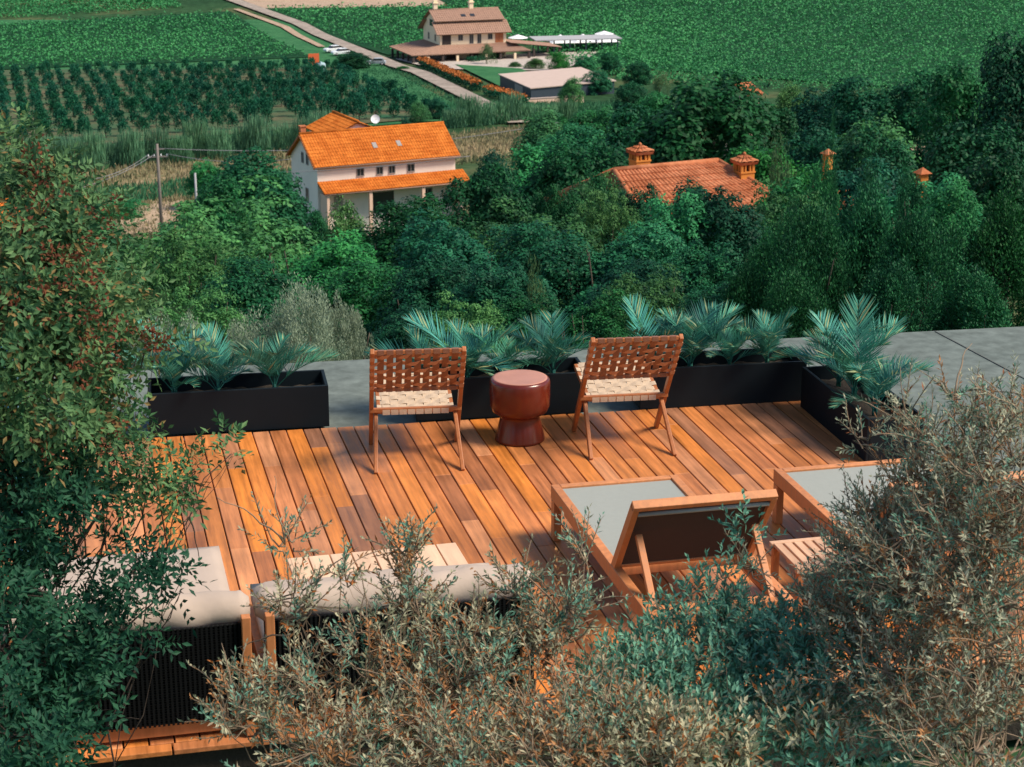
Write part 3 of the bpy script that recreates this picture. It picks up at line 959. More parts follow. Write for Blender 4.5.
fg_plant('olive_shrub', 'dry beige and orange flecked shrub in front of the right sofa, bare twigs showing', 'shrub', (1.15, 6.0, -.5), [
    BL(310, 705, 6.2, 85, 50, .35, 99), BL(420, 690, 6.3, 100, 58, .40, 131), BL(525, 690, 6.2, 75, 58, .35, 99), BL(640, 750, 5.7, 85, 40, .3, 110), BL(370, 760, 5.7, 130, 36, .35, 89), BL(520, 765, 5.6, 110, 36, .3, 89),
    BL(330, 740, 5.9, 60, 36, .2, 37, 2), BL(450, 720, 5.9, 70, 40, .2, 46, 2), BL(590, 690, 6.0, 50, 40, .2, 42, 2), BL(400, 660, 6.3, 70, 30, .2, 35, 2), BL(560, 745, 5.6, 60, 34, .2, 42, 2),
    BL(480, 660, 6.2, 60, 40, .25, 42, 1), BL(370, 640, 6.4, 50, 34, .2, 31, 1), BL(300, 670, 6.3, 60, 30, .2, 31, 1), BL(450, 760, 5.6, 70, 30, .2, 31, 1), BL(605, 720, 5.8, 60, 30, .2, 52, 1),
    BL(290, 595, 6.6, 40, 34, .12, 30), BL(285, 535, 6.8, 30, 20, .08, 11), BL(412, 600, 6.6, 40, 38, .15, 42), BL(408, 540, 6.7, 26, 26, .09, 25, 1), BL(408, 575, 6.7, 24, 24, .09, 20, 2),
    BL(560, 605, 6.5, 44, 40, .16, 48, 1), BL(545, 630, 6.5, 44, 34, .16, 52), BL(516, 580, 6.6, 26, 30, .09, 25, 0), BL(585, 548, 6.6, 20, 22, .07, 11, 1), BL(345, 565, 6.6, 24, 26, .08, 11), BL(470, 625, 6.4, 40, 28, .16, 42), BL(240, 705, 6.2, 45, 26, .2, 47)],
    None, ['lf_sage', 'lf_greyteal', 'lf_rust'], 7, leafL=.034, leafW=.0088, per=17, slen=(.08, .19), up=.75, out=.55, twig_draw=.9, bare=90, twk=1.7)
fg_plant('olive_shrub', 'dense teal green shrub in front of the middle lounger', 'shrub', (2.5, 6.3, -.5), [
    BL(695, 660, 6.6, 90, 50, .35, 300), BL(645, 660, 6.6, 46, 30, .25, 40), BL(740, 625, 6.7, 45, 34, .2, 80), BL(705, 595, 6.8, 30, 24, .14, 32), BL(655, 690, 6.3, 85, 36, .3, 150),
    BL(775, 665, 6.5, 65, 42, .3, 130), BL(610, 685, 6.4, 36, 30, .2, 40), BL(744, 528, 6.9, 16, 20, .06, 9), BL(668, 605, 6.8, 16, 18, .06, 9), BL(725, 565, 6.8, 12, 16, .05, 6), BL(720, 740, 6.0, 100, 38, .3, 150), BL(840, 750, 5.9, 85, 32, .3, 90),
    BL(700, 750, 5.8, 70, 30, .25, 90, 1), BL(800, 720, 6.0, 50, 24, .2, 40, 1), BL(835, 665, 6.3, 60, 40, .3, 120), BL(800, 630, 6.5, 40, 30, .2, 60), BL(660, 735, 5.8, 50, 30, .2, 60, 1)],
    None, ['lf_teal', 'lf_sage'], 8, leafL=.044, leafW=.0125, per=13, slen=(.07, .17), up=.9, out=.4, twig_draw=.3, bare=20)
fg_plant('olive_shrub', 'tall fine leaved grey brown shrub at the right edge, covering the right lounger', 'shrub', (3.6, 5.9, -.5), [
    BL(940, 565, 6.3, 90, 66, .5, 345), BL(1000, 480, 6.4, 62, 70, .45, 247), BL(935, 465, 6.6, 44, 34, .28, 97), BL(985, 410, 6.7, 34, 30, .2, 52), BL(1020, 405, 6.6, 25, 30, .2, 45),
    BL(872, 560, 6.5, 52, 48, .3, 142), BL(830, 595, 6.5, 40, 26, .2, 52), BL(880, 512, 6.7, 42, 30, .2, 82), BL(950, 665, 6.0, 100, 60, .4, 165), BL(870, 640, 6.2, 60, 30, .3, 60),
    BL(975, 745, 5.6, 90, 40, .35, 105), BL(752, 560, 6.8, 16, 14, .06, 9), BL(862, 432, 6.8, 22, 18, .07, 11), BL(905, 478, 6.7, 26, 22, .14, 24), BL(905, 398, 6.8, 20, 20, .08, 11), BL(955, 384, 6.8, 15, 18, .07, 8),
    BL(930, 430, 6.6, 34, 26, .2, 30, 1), BL(890, 560, 6.3, 50, 36, .25, 52, 1), BL(960, 520, 6.2, 50, 40, .25, 60, 1), BL(850, 600, 6.3, 50, 26, .2, 45, 1), BL(1000, 590, 6.1, 40, 40, .25, 37, 1), BL(900, 690, 6.0, 70, 40, .3, 90), BL(845, 610, 6.4, 40, 30, .2, 45),
    BL(985, 640, 5.9, 50, 40, .2, 30, 2), BL(920, 600, 6.1, 60, 34, .2, 30, 2), BL(1000, 530, 6.2, 40, 30, .2, 26, 2)],
    None, ['lf_fine', 'lf_greyteal', 'lf_rust'], 9, leafL=.032, leafW=.0066, per=17, slen=(.07, .18), up=.55, out=.6, twig_draw=.8, bare=90, twk=1.5)
SHR, DN = 28, 4
TREEB = (-.62, 7.4, -.5)
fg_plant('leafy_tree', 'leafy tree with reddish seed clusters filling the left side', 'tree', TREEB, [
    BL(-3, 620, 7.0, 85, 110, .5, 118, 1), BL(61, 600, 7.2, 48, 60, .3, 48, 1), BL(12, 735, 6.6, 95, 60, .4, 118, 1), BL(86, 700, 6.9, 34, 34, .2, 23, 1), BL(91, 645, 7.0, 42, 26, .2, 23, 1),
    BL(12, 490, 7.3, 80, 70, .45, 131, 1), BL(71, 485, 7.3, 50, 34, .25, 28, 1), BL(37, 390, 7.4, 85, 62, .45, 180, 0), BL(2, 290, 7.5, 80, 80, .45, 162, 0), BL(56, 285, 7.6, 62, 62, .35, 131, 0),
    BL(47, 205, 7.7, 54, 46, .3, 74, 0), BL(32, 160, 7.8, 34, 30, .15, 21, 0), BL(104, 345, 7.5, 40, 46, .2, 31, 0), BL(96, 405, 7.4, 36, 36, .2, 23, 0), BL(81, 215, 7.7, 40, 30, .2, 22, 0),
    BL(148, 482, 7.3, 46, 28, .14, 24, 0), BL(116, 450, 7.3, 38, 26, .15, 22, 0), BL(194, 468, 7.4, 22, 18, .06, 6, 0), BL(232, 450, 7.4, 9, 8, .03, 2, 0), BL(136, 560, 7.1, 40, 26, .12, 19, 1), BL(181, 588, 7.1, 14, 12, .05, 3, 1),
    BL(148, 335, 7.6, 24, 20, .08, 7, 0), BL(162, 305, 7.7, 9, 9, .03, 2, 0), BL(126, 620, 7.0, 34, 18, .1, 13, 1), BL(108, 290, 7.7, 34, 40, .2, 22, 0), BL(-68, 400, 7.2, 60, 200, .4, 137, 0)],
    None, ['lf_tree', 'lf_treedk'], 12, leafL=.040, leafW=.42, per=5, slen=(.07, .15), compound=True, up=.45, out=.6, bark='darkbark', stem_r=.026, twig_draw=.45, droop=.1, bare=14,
    seedclump=[(*BL(45, 330, 7.1, 115, 120, .45, 0)[:2], 34), (*BL(65, 220, 7.3, 85, 80, .3, 0)[:2], 22), (*BL(110, 390, 7.2, 55, 70, .2, 0)[:2], 9), (*BL(40, 158, 7.7, 34, 28, .15, 0)[:2], 18), (*BL(155, 335, 7.5, 30, 36, .08, 0)[:2], 9), (*BL(60, 430, 7.1, 110, 60, .3, 0)[:2], 14)])

# ================================================================== TREES OF THE SLOPE
def crown_mesh(name, seed, mat, nclump, per, leaf, aspect=1.0, clump_r=.32, lump=.25, upright=0., topcone=0., wl=.55, hollow=.35, two=None):
    """unit crown: x,y radius 1, height 2 (z from 0 to 2*aspect); clumps of leaf faces over a lumpy volume"""
    g = np.random.default_rng(seed)
    nb = 9; bd = nrm(g.normal(0, 1, (nb, 3))); ba = g.uniform(-lump, lump * 1.2, nb)
    d = nrm(g.normal(0, 1, (nclump, 3))); d[:, 2] = np.where(d[:, 2] < -.55, -d[:, 2], d[:, 2])
    rad = 1 + (np.exp(4 * (d @ bd.T - 1)) @ ba) * 2.0
    rr = (hollow + (1 - hollow) * g.uniform(0, 1, nclump) ** .5) * rad * .82
    c = d * rr[:, None]
    if topcone:
        z = (c[:, 2] + 1) / 2; k = np.clip(1.15 - topcone * z ** 1.3, .08, 1.2); c[:, :2] *= k[:, None]
    cr = clump_r * g.uniform(.55, 1.25, nclump)
    tone_c = np.clip(g.normal(.42, .27, nclump), 0, 1)
    q = nrm(g.normal(0, 1, (nclump, per, 3)) + np.array([0, 0, .45]) + d[:, None] * .6)
    r2 = g.uniform(.25, 1, (nclump, per)) ** .5
    off = q * (cr[:, None] * r2)[..., None]
    if not upright: off[..., 2] *= .62
    if upright: off[..., 2] *= 1 + upright; off[..., :2] *= 1 - .35 * upright / 2
    P = c[:, None] + off
    N = q * .9 + np.array([0, 0, .45]) + g.normal(0, .36, q.shape)
    A = np.cross(N, g.normal(0, 1, q.shape)); A = nrm(A)
    if upright: A = nrm(A * .75 + np.array([0, 0, .75]) + q * .45)
    else: A = nrm(A + np.array([0, 0, -.3]) + q * .3)
    P = P.reshape(-1, 3); A = A.reshape(-1, 3); N = N.reshape(-1, 3)
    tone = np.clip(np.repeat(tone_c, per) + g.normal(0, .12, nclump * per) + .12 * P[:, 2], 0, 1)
    L = leaf * g.uniform(.7, 1.3, len(P))
    rq = np.quantile(np.hypot(P[:, 0], P[:, 1]), .96); z0, z1 = np.quantile(P[:, 2], .01), np.quantile(P[:, 2], .997)
    P[:, :2] /= rq; P[:, 2] = (P[:, 2] - z0) / (z1 - z0) * 2 * aspect
    v, f, t = leaf_arrays(P, A, N, L, L * wl, 0, tone, .5)
    return np_mesh(name, v, f, [mat], attrs={'tone': t})


def trunk_mesh(name, seed, h_, r_, crownz, spread, mat, nb=7):
    g = np.random.default_rng(seed); mb = MB()
    top = crownz * .55
    mb.tube(curve((0, 0, -.3), (g.normal(0, .1), g.normal(0, .1), top), g, 8, 0, .04).tolist(), np.linspace(r_, r_ * .5, 8).tolist(), 7)
    for k in range(nb):
        a = g.uniform(0, 6.28); q = np.array([cos(a) * spread * g.uniform(.4, .75), sin(a) * spread * g.uniform(.4, .75), crownz * g.uniform(.7, 1.15)])
        mb.tube(curve((0, 0, top * g.uniform(.55, 1)), q, g, 6, .05, .06).tolist(), np.linspace(r_ * .42, r_ * .1, 6).tolist(), 5)
    return np_mesh(name, np.array(mb.v), tri_faces(mb), [mat], smooth=True)


KIND = {}


def kind(k, crowns, trunkscale=1):
    KIND[k] = dict(crowns=crowns)


# leaf size is per unit crown radius: far kinds carry coarser faces than near ones
kind('oak', [crown_mesh('crown', 200 + i, M['lf_oak'], 190, 85, .078, .95, .30, .32) for i in range(3)])
kind('broad', [crown_mesh('crown', 210 + i, M[('lf_broad', 'lf_broad', 'lf_yel')[i]], 190, 85, .078, 1.0, .28, .36) for i in range(3)])
kind('light', [crown_mesh('crown', 220 + i, M['lf_light'], 90, 55, .075, 1.25, .24, .4, .4, .55) for i in range(2)])
kind('upright', [crown_mesh('crown', 230 + i, M['lf_upr'], 230, 105, .062, 1.35, .24, .40, .6, .35, .46) for i in range(3)])
kind('nearbroad', [crown_mesh('crown', 240 + i, M[('lf_broad', 'lf_yel')[i]], 300, 90, .052, .95, .19, .40) for i in range(2)])
kind('nearoak', [crown_mesh('crown', 244 + i, M['lf_oak'], 300, 90, .052, .95, .19, .40) for i in range(2)])
kind('olive', [crown_mesh('crown', 250 + i, M['lf_olive'], 200, 120, .060, 1.0, .22, .4, .7, .15, .30) for i in range(2)])
kind('airy', [crown_mesh('crown', 260 + i, M['lf_upr'], 46, 60, .10, 2.2, .22, .4, 1.2, .75, .3) for i in range(2)])
_tr = {k: trunk_mesh('trunk', 270 + i, 1, .07, 1.0, .8, M['bark']) for i, k in enumerate(KIND)}
LOOK = {'oak': ('oak_tree', 'dark dense oak', 'tree'), 'broad': ('broadleaf_tree', 'mid green bushy tree', 'tree'), 'light': ('pale_tree', 'pale yellow green slender tree', 'tree'),
        'upright': ('laurel_tree', 'dark laurel with upright shoots', 'tree'), 'nearbroad': ('broadleaf_tree', 'leafy bright green tree', 'tree'), 'nearoak': ('oak_tree', 'dark leafy oak', 'tree'),
        'olive': ('olive_tree', 'silvery olive bush', 'olive tree'), 'airy': ('sapling', 'spindly open sapling', 'tree')}
_tcount = 0


def tree(k, px, top, D, rpx, label, group=None, hfrac=None):
    """a tree whose crown is seen centred at column px with its top at row top, at distance D; rpx half width as seen"""
    global _tcount
    _tcount += 1
    P = at_dist(px, top, D); gz = float(ground_z(P[0], P[1]))
    rpx = rpx * (1.35 if k in ('upright',) else 1.0 if k in ('olive', 'light', 'airy') else 1.85 if 26 < D < 47 else 1.45 if D < 50 else 1.35 if D < 110 else 1.1)
    rad = rpx * math.hypot(D, P[2] - CAM_H) / FPX
    Hc = P[2] - gz                                          # full height
    nm, look, cat = LOOK[k]
    root = empty(nm, (P[0], P[1], gz), (_tcount * 2.399) % 6.28, label, cat, group)
    cm = KIND[k]['crowns'][_tcount % len(KIND[k]['crowns'])]
    asp = {'light': 1.25, 'upright': 1.35, 'airy': 2.2}.get(k, 1.0 if k not in ('oak', 'nearbroad', 'nearoak') else .95)
    ch_ = min(Hc * .95, max(rad * 2 * asp * .85, Hc * (.5 if k in ('upright', 'light', 'airy', 'olive') else .40)))
    o = bpy.data.objects.new('crown', cm); link(o, root)
    sz = ch_ / (2 * asp)
    o.scale = (rad, rad, sz); o.location = (0, 0, Hc - ch_)
    t = bpy.data.objects.new('trunk', _tr[k]); link(t, root); t.scale = (max(rad, .6),) * 2 + ((Hc - ch_ * .45),)
    return root


# (kind, column, top row, distance, half width, label)
TREES = [
    # --- right behind the terrace, left: silvery olives
    ('olive', 302, 287, 17.0, 40, 'tall silvery olive bush behind the far left planter, under the white house'),
    ('olive', 345, 300, 17.4, 28, 'small silvery olive bush left of the left chair, right of the tall olive'),
    ('olive', 248, 318, 17.2, 40, 'low grey green olive bush between the far left planter\'s palms and the tall olive'),
    ('olive', 200, 322, 17.0, 36, 'low olive bush behind the left end of the far left planter'),
    ('olive', 150, 318, 17.4, 36, 'olive bush beside the leafy tree, left of the far left planter'),
    # --- behind the chairs
    ('nearoak', 400, 305, 22, 36, 'small dark oak just behind the left chair\'s backrest'),
    ('nearbroad', 455, 300, 21, 34, 'low bushy green tree behind the right half of the left chair'),
    ('light', 538, 262, 24, 16, 'slender pale sapling rising above the red stool'),
    ('nearoak', 520, 298, 22, 40, 'dark low oak behind the red stool'),
    ('nearbroad', 590, 296, 21, 38, 'low green tree between the red stool and the right chair'),
    ('nearbroad', 655, 272, 23, 42, 'leafy bush right behind the right chair\'s backrest'),
    ('nearoak', 715, 290, 21, 38, 'dark low oak behind the back right planter'),
    ('light', 672, 282, 25, 14, 'thin pale sapling above the right chair\'s right corner'),
    # --- right wall of dark laurels
    ('upright', 775, 232, 21, 34, 'leftmost dark laurel of the tall screen behind the terrace'),
    ('upright', 818, 205, 20, 36, 'dark laurel of the screen above the gap between the two right planters'),
    ('upright', 866, 190, 21, 40, 'tallest laurel of the screen, above the side planter'),
    ('upright', 915, 212, 20, 36, 'dark laurel of the screen behind the right part of the terrace'),
    ('upright', 962, 222, 21, 38, 'second laurel of the screen from the right edge'),
    ('upright', 1012, 198, 20.5, 42, 'laurel of the screen cut by the right edge'),
    ('upright', 890, 262, 18.2, 34, 'shorter laurel in front of the screen, close to the terrace edge'),
    ('upright', 800, 268, 18.0, 30, 'short laurel behind the right end of the back right planter'),
    ('upright', 980, 270, 18.4, 38, 'low dark laurel against the terrace edge at right'),
    ('upright', 742, 262, 20, 30, 'low laurel left of the screen, behind the middle palms'),
    ('airy', 836, 112, 27, 18, 'spiky sapling standing out above the laurel screen, left one'),
    ('airy', 872, 142, 28, 20, 'spiky sapling above the laurel screen, right one'),
    ('airy', 905, 168, 24, 16, 'thin shoot rising from the laurel screen at right'),
    # --- second belt
    ('nearbroad', 235, 192, 40, 62, 'big leafy tree left below the white house'),
    ('nearbroad', 300, 232, 36, 46, 'rounded green tree under the white house\'s left corner'),
    ('nearbroad', 190, 232, 36, 40, 'green tree right of the leafy foreground tree, below the utility poles'),
    ('nearoak', 392, 201, 40, 42, 'large dark oak under the white house\'s porch'),
    ('nearoak', 455, 218, 36, 46, 'broad dark oak below the right end of the white house'),
    ('nearoak', 350, 258, 30, 42, 'dark oak above the small silvery olive'),
    ('nearbroad', 515, 210, 38, 44, 'green tree left below the roof with two chimneys'),
    ('nearoak', 560, 222, 34, 44, 'dark oak above the palms between the chairs'),
    ('nearoak', 425, 262, 28, 40, 'dark oak above the left chair'),
    ('nearbroad', 610, 228, 33, 42, 'green tree in front of the roof with two chimneys, left'),
    ('nearoak', 490, 262, 27, 38, 'dark oak above the left palms of the middle planter'),
    ('nearbroad', 672, 188, 36, 40, 'green tree in front of the roof with two chimneys, middle'),
    ('nearoak', 722, 184, 36, 40, 'dark oak in front of the roof with two chimneys, right'),
    ('nearoak', 625, 258, 27, 36, 'dark oak behind the pale sapling of the right chair'),
    ('nearbroad', 775, 190, 38, 32, 'green tree right below the right chimney of the tiled roof'),
    ('light', 785, 142, 60, 22, 'pale feathery tree right of the right chimney'),
    ('nearoak', 700, 248, 28, 36, 'dark oak above the right palms of the middle planter'),
    ('nearoak', 262, 265, 29, 40, 'dark oak above the palms of the far left planter'),
    ('nearbroad', 205, 285, 25, 40, 'shaded green tree behind the olives, left'),
    # --- third belt
    ('oak', 265, 152, 95, 44, 'dark dense oak immediately left of the white house'),
    ('oak', 222, 172, 90, 30, 'dark oak standing right behind the shorter utility pole'),
    ('oak', 486, 165, 70, 36, 'dark tree right beside the white house\'s right end'),
    ('broad', 425, 199, 78, 24, 'light bushy tree in front of the white house\'s porch'),
    ('broad', 352, 203, 70, 22, 'bushy tree under the left part of the white house\'s porch'),
    ('broad', 530, 148, 78, 40, 'mid green tree halfway between the white house and the tiled roof'),
    ('oak', 575, 140, 76, 42, 'dark tree left behind the roof with two chimneys'),
    ('broad', 596, 184, 50, 34, 'bush hiding the left end of the tiled roof'),
    ('broad', 700, 190, 52, 24, 'bush hiding the lower right edge of the tiled roof'),
    ('oak', 690, 76, 92, 66, 'largest dark oak, towering behind the left chimney'),
    ('oak', 625, 112, 95, 40, 'dark oak left of the largest oak'),
    ('broad', 778, 150, 75, 34, 'green tree right behind the right chimney'),
    ('oak', 812, 132, 80, 36, 'dark tree behind the small pink chimney pot'),
    ('broad', 860, 120, 76, 44, 'mid green tree above the laurel screen, middle'),
    ('oak', 880, 130, 70, 36, 'dark oak left of the hillside clearing'),
    ('oak', 985, 128, 66, 44, 'dark oak right of the hillside clearing'),
    ('nearbroad', 925, 180, 42, 30, 'leafy tree just below the orange chimney at right'),
    ('nearoak', 634, 184, 46, 28, 'dark bush in front of the tiled roof\'s left slope'),
    ('broad', 940, 178, 48, 40, 'bushy tree under the hillside clearing'),
    ('oak', 1015, 150, 50, 40, 'dark oak at the right edge above the laurels'),
    ('oak', 870, 160, 50, 40, 'dark oak behind the spiky saplings'),
    ('broad', 800, 172, 48, 34, 'bushy tree left of the spiky saplings'),
    ('broad', 795, 86, 190, 18, 'small bush at the foot of the big vineyard, right of the tiny pink house'),
    ('oak', 838, 86, 195, 20, 'dark bush at the foot of the big vineyard, below its middle'),
    ('broad', 716, 84, 205, 18, 'small bush left of the tiny pink house at the vineyard edge'),
    ('broad', 880, 92, 185, 20, 'bush at the foot of the big vineyard, left of the tall edge tree'),
    ('nearbroad', 822, 160, 46, 14, 'leafy tree hiding the foot of the pinkish orange chimney'),
    ('nearoak', 918, 177, 44, 13, 'dark bush hiding the foot of the orange chimney at right'),
    ('nearoak', 584, 172, 56, 34, 'dark bush against the tiled roof\'s far left end'),
    ('broad', 318, 213, 92, 13, 'low bush at the foot of the white house\'s left corner'),
    ('nearoak', 566, 184, 47, 24, 'dark bush hiding the tiled roof\'s lower left corner'),
    ('nearbroad', 604, 184, 43, 22, 'green bush in front of the tiled roof\'s left third'),
    # --- far belt under the vineyard
    ('oak', 760, 100, 135, 36, 'dark tree at the vineyard\'s lower edge, right of the largest oak'),
    ('oak', 815, 92, 140, 34, 'dark tree on the vineyard\'s lower edge above the spiky saplings'),
    ('oak', 872, 82, 130, 40, 'dark tree against the vineyard at right, left one of three'),
    ('oak', 930, 74, 120, 46, 'dark tree against the vineyard at right, middle one of three'),
    ('oak', 1030, 36, 96, 34, 'tall dark tree at the right edge reaching up over the vineyard'),
    ('oak', 980, 66, 100, 32, 'dark tree left of the tall tree at the right edge'),
    ('broad', 655, 92, 165, 26, 'bush behind the largest oak, near the pergola garden'),
    ('broad', 600, 108, 150, 34, 'bushy tree below the black shed'),
    ('broad', 545, 112, 170, 30, 'bushy tree left below the black shed'),
    ('broad', 570, 125, 130, 34, 'green tree right of the reeds, below the black shed'),
    ('oak', 500, 152, 110, 26, 'dark bush right of the white house\'s roof'),
    ('oak', 404, 117, 185, 8, 'small dark cypress like bush behind the white house'),
    ('broad', 118, 200, 188, 20, 'bush left of the taller utility pole, far side of the straw field'),
    ('broad', 203, 160, 192, 18, 'leafy tree around the shorter utility pole'),
    ('broad', 120, 225, 60, 44, 'bushy tree left of the taller utility pole, behind the leafy tree'),
    ('broad', 40, 215, 90, 50, 'bushy tree far left behind the leafy tree'),
    ('broad', 70, 260, 40, 60, 'green tree hidden behind the leafy tree'),
    ('broad', 0, 250, 45, 60, 'green tree at the left edge behind the leafy tree'),
]
for k, px, top, D, rpx, lb in TREES:
    tree(k, px, top, D, rpx, lb, 'trees on the slope below the deck')

# garden trees round the farmhouse
GARD = [(352, 52, 400, 16, 'oak', 'round dark tree beside the parked white cars'), (487, 44, 405, 9, 'light', 'pale olive tree in the farmhouse yard by the porch'),
        (535, 58, 390, 9, 'broad', 'garden bush left of the pergola'), (560, 52, 385, 10, 'broad', 'garden bush under the left end of the pergola'), (585, 56, 380, 11, 'broad', 'garden bush under the middle of the pergola'),
        (612, 54, 375, 11, 'oak', 'garden bush under the right end of the pergola'), (640, 62, 340, 13, 'oak', 'dark garden bush right of the pergola'), (600, 70, 330, 14, 'broad', 'bush right of the black shed'),
        (570, 78, 300, 13, 'broad', 'bush at the shed\'s front right corner'), (632, 82, 290, 16, 'oak', 'dark bush between shed and largest oak'), (660, 74, 320, 10, 'light', 'pale bush at the vineyard corner right of the pergola'),
        (515, 62, 395, 6, 'broad', 'small bush on the farmhouse lawn'), (402, 66, 392, 6, 'broad', 'bush by the road left of the farmhouse porch'), (440, 98, 290, 12, 'oak', 'bush at the lower end of the clipped hedge'), (420, 102, 285, 10, 'broad', 'bush below the road, right end of the orchard')]
for px, top, D, rpx, k, lb in GARD: tree(k, px, top, D, rpx, lb, 'garden trees round the farmhouse')

# ================================================================== ORCHARD, REEDS, VINEYARDS
oc = [crown_mesh('crown', 300 + i, M['lf_orch'], 30, 28, .22, .85, .40, .35, .3, .3) for i in range(3)]
otr = trunk_mesh('trunk', 311, 1, .09, 1.3, .5, M['bark'], 5)
ORD = ('', 'first', 'second', 'third', 'fourth', 'fifth', 'sixth', 'seventh', 'eighth', 'ninth', 'tenth', 'eleventh', 'twelfth', 'thirteenth', 'fourteenth', 'fifteenth', 'sixteenth', 'seventeenth', 'eighteenth', 'nineteenth', 'twentieth', 'twenty first', 'twenty second', 'twenty third', 'twenty fourth')
g = np.random.default_rng(77)
a, b, c, d = [np.array(on_ground(*p)[:2]) for p in ((-6, 74), (330, 68), (440, 120), (-6, 152))]
NR, NC = 12, 24; n_o = 0
for j in range(NR):
    cnt = 0
    for i in range(NC):
        if n_o >= 290 or g.random() < .05: continue
        u, v = (i + .5 + g.normal(0, .10)) / NC, (j + .5 + g.normal(0, .07)) / NR
        p = (a * (1 - u) + b * u) * (1 - v) + (d * (1 - u) + c * u) * v
        cnt += 1
        s_ = g.uniform(.95, 1.4) * (1.1 if v > .5 else .9)
        o = empty('fruit_tree', (p[0], p[1], ground_z(p[0], p[1]) - .03), g.uniform(0, 6.28), 'young fruit tree in the %s orchard row from the top, %s from the left' % (ORD[j + 1], ORD[cnt]), 'fruit tree', 'fruit trees in orchard rows')
        o.scale = (s_ * .85, s_ * .85, s_ * 1.15)
        k_ = link(bpy.data.objects.new('crown', oc[(i + j) % 3]), o); k_.location.z = .45
        link(bpy.data.objects.new('trunk', otr), o); n_o += 1


def reed_mesh(seed):
    g = np.random.default_rng(seed); n = 800
    r_ = g.uniform(0, 1, n) ** .5; a = g.uniform(0, 6.28, n)
    P = np.stack([r_ * np.cos(a), r_ * np.sin(a) * .6, g.uniform(0, .75, n)], -1)
    A = np.array([0, 0, 1.]) + g.normal(0, .20, (n, 3)); N = g.normal(0, 1, (n, 3))
    h_ = g.uniform(.18, .42, n) * (1 - .25 * r_)
    v, f, t = leaf_arrays(P, A, N, h_, .055, 0, np.clip(P[:, 2] * .9 + g.normal(.1, .2, n), 0, 1), .3)
    return np_mesh('reed_clump', v, f, [M['lf_reed']], attrs={'tone': t})


rm = [reed_mesh(1), reed_mesh(2)]
reeds = [(70 + i * 21 + (i % 3) * 3, 172 - i * 1.9 + (i % 2) * 2) for i in range(13)] + [(20 + i * 20, 180 - i * 3) for i in range(3)] + [(455 + i * 14, 128 - i * 1.2) for i in range(6)] + [(545, 130), (565, 128)]
for i, (px, py) in enumerate(reeds):
    P = on_ground(px, py); D = math.hypot(P[0], P[1]); k = D / FPX
    o = bpy.data.objects.new('reed_clump', rm[i % 2]); link(o); o.location = (P[0], P[1], ground_z(P[0], P[1]) - .05)
    o.scale = (13 * k, 13 * k, ((38 if px < 400 else 27) + 7 * sin(i * 2.3)) * k); o.rotation_euler.z = .3 * sin(i)
    far = px > 400
    tag(o, ('pale reed clump in the short row behind the white house, %s from the left' % ORD[i - 15] if far else 'pale reed clump in the long row below the orchard, %s from the left' % ORD[(i + 4) if i < 13 else i - 12]), 'reeds', 'reed clumps by the house' if far else 'reed clumps below the orchard')


def vineyard(name, quad, label, rowdir_first=True, rows=60, seed=1, dens=1.0, hgt=1.7, kx=1.0):
    """rows of vines as one leafy mass between four ground points"""
    g = np.random.default_rng(seed)
    A_, B_, C_, D_ = [np.array(on_ground(*p)[:2]) for p in quad]
    Ps = []; Ts = []
    for j in range(rows):
        v = (j + .5) / rows
        p0 = A_ * (1 - v) + D_ * v; p1 = B_ * (1 - v) + C_ * v
        L = np.linalg.norm(p1 - p0); Dm = np.linalg.norm((p0 + p1) / 2)
        n = int(L * 5.2 * dens * (380 / max(Dm, 200)))
        s = g.uniform(0, 1, n)
        hump = .75 + .25 * np.sin(s * L * 1.9 + j * 2.1) + .12 * np.sin(s * L * .7 + j)
        p = p0 + (p1 - p0) * s[:, None] + g.normal(0, .2, (n, 2))
        z = ground_z(p[:, 0], p[:, 1]) + hgt * hump * g.uniform(.18, 1.05, n) ** .6
        Ps.append(np.concatenate([p, z[:, None]], 1)); Ts.append(np.full(n, g.normal(0, .22)))
    P = np.concatenate(Ps); n = len(P); Dd = np.hypot(P[:, 0], P[:, 1])
    A = nrm(g.normal(0, 1, (n, 3)) * np.array([1, 1, .5]) + np.array([0, 0, -.15])); N = g.normal(0, .6, (n, 3)) + np.array([0, 0, .8])
    rowt = np.concatenate(Ts)
    patch = np.clip(rowt + .45 + .3 * np.sin(P[:, 0] * .05 + 1) * np.sin(P[:, 1] * .031) + g.normal(0, .28, n), 0, 1)
    v, f, t = leaf_arrays(P - [0, 0, .15], A, N, Dd * .00125 * g.uniform(.7, 1.3, n) * kx, Dd * .0009 * kx, 0, patch, .5)
    me = np_mesh(name, v, f, [M['lf_vine']], attrs={'tone': t})
    o = link(bpy.data.objects.new(name, me)); tag(o, label, 'vineyard', kind='stuff'); return o


field('vineyard_floor', [(262, 9), (470, 7), (470, 48), (388, 56)], M['vinefloor'], .26)
field('vineyard_floor', [(430, -4), (1090, -6), (1090, 104), (600, 66)], M['vinefloor'], .26)
field('vineyard_floor', [(-10, 26), (230, 12), (312, 58), (-10, 71)], M['vinefloor'], .26)
vineyard('vineyard', [(268, 9), (480, 6), (480, 40), (386, 52)], 'leafy vineyard between the gravel road and the farmhouse', rows=46, seed=3)
vineyard('vineyard', [(440, -4), (1090, -6), (1090, 104), (630, 84)], 'large leafy vineyard slope filling the upper right', rows=110, seed=4, dens=.9)
vineyard('vineyard', [(480, 20), (700, 10), (760, 86), (560, 42)], 'leafy vineyard right behind the pergola', rows=40, seed=6, dens=.8)
vineyard('vineyard', [(-10, 27), (228, 14), (306, 57), (-10, 70)], 'leafy vineyard left of the gravel road, above the orchard', rows=46, seed=5)
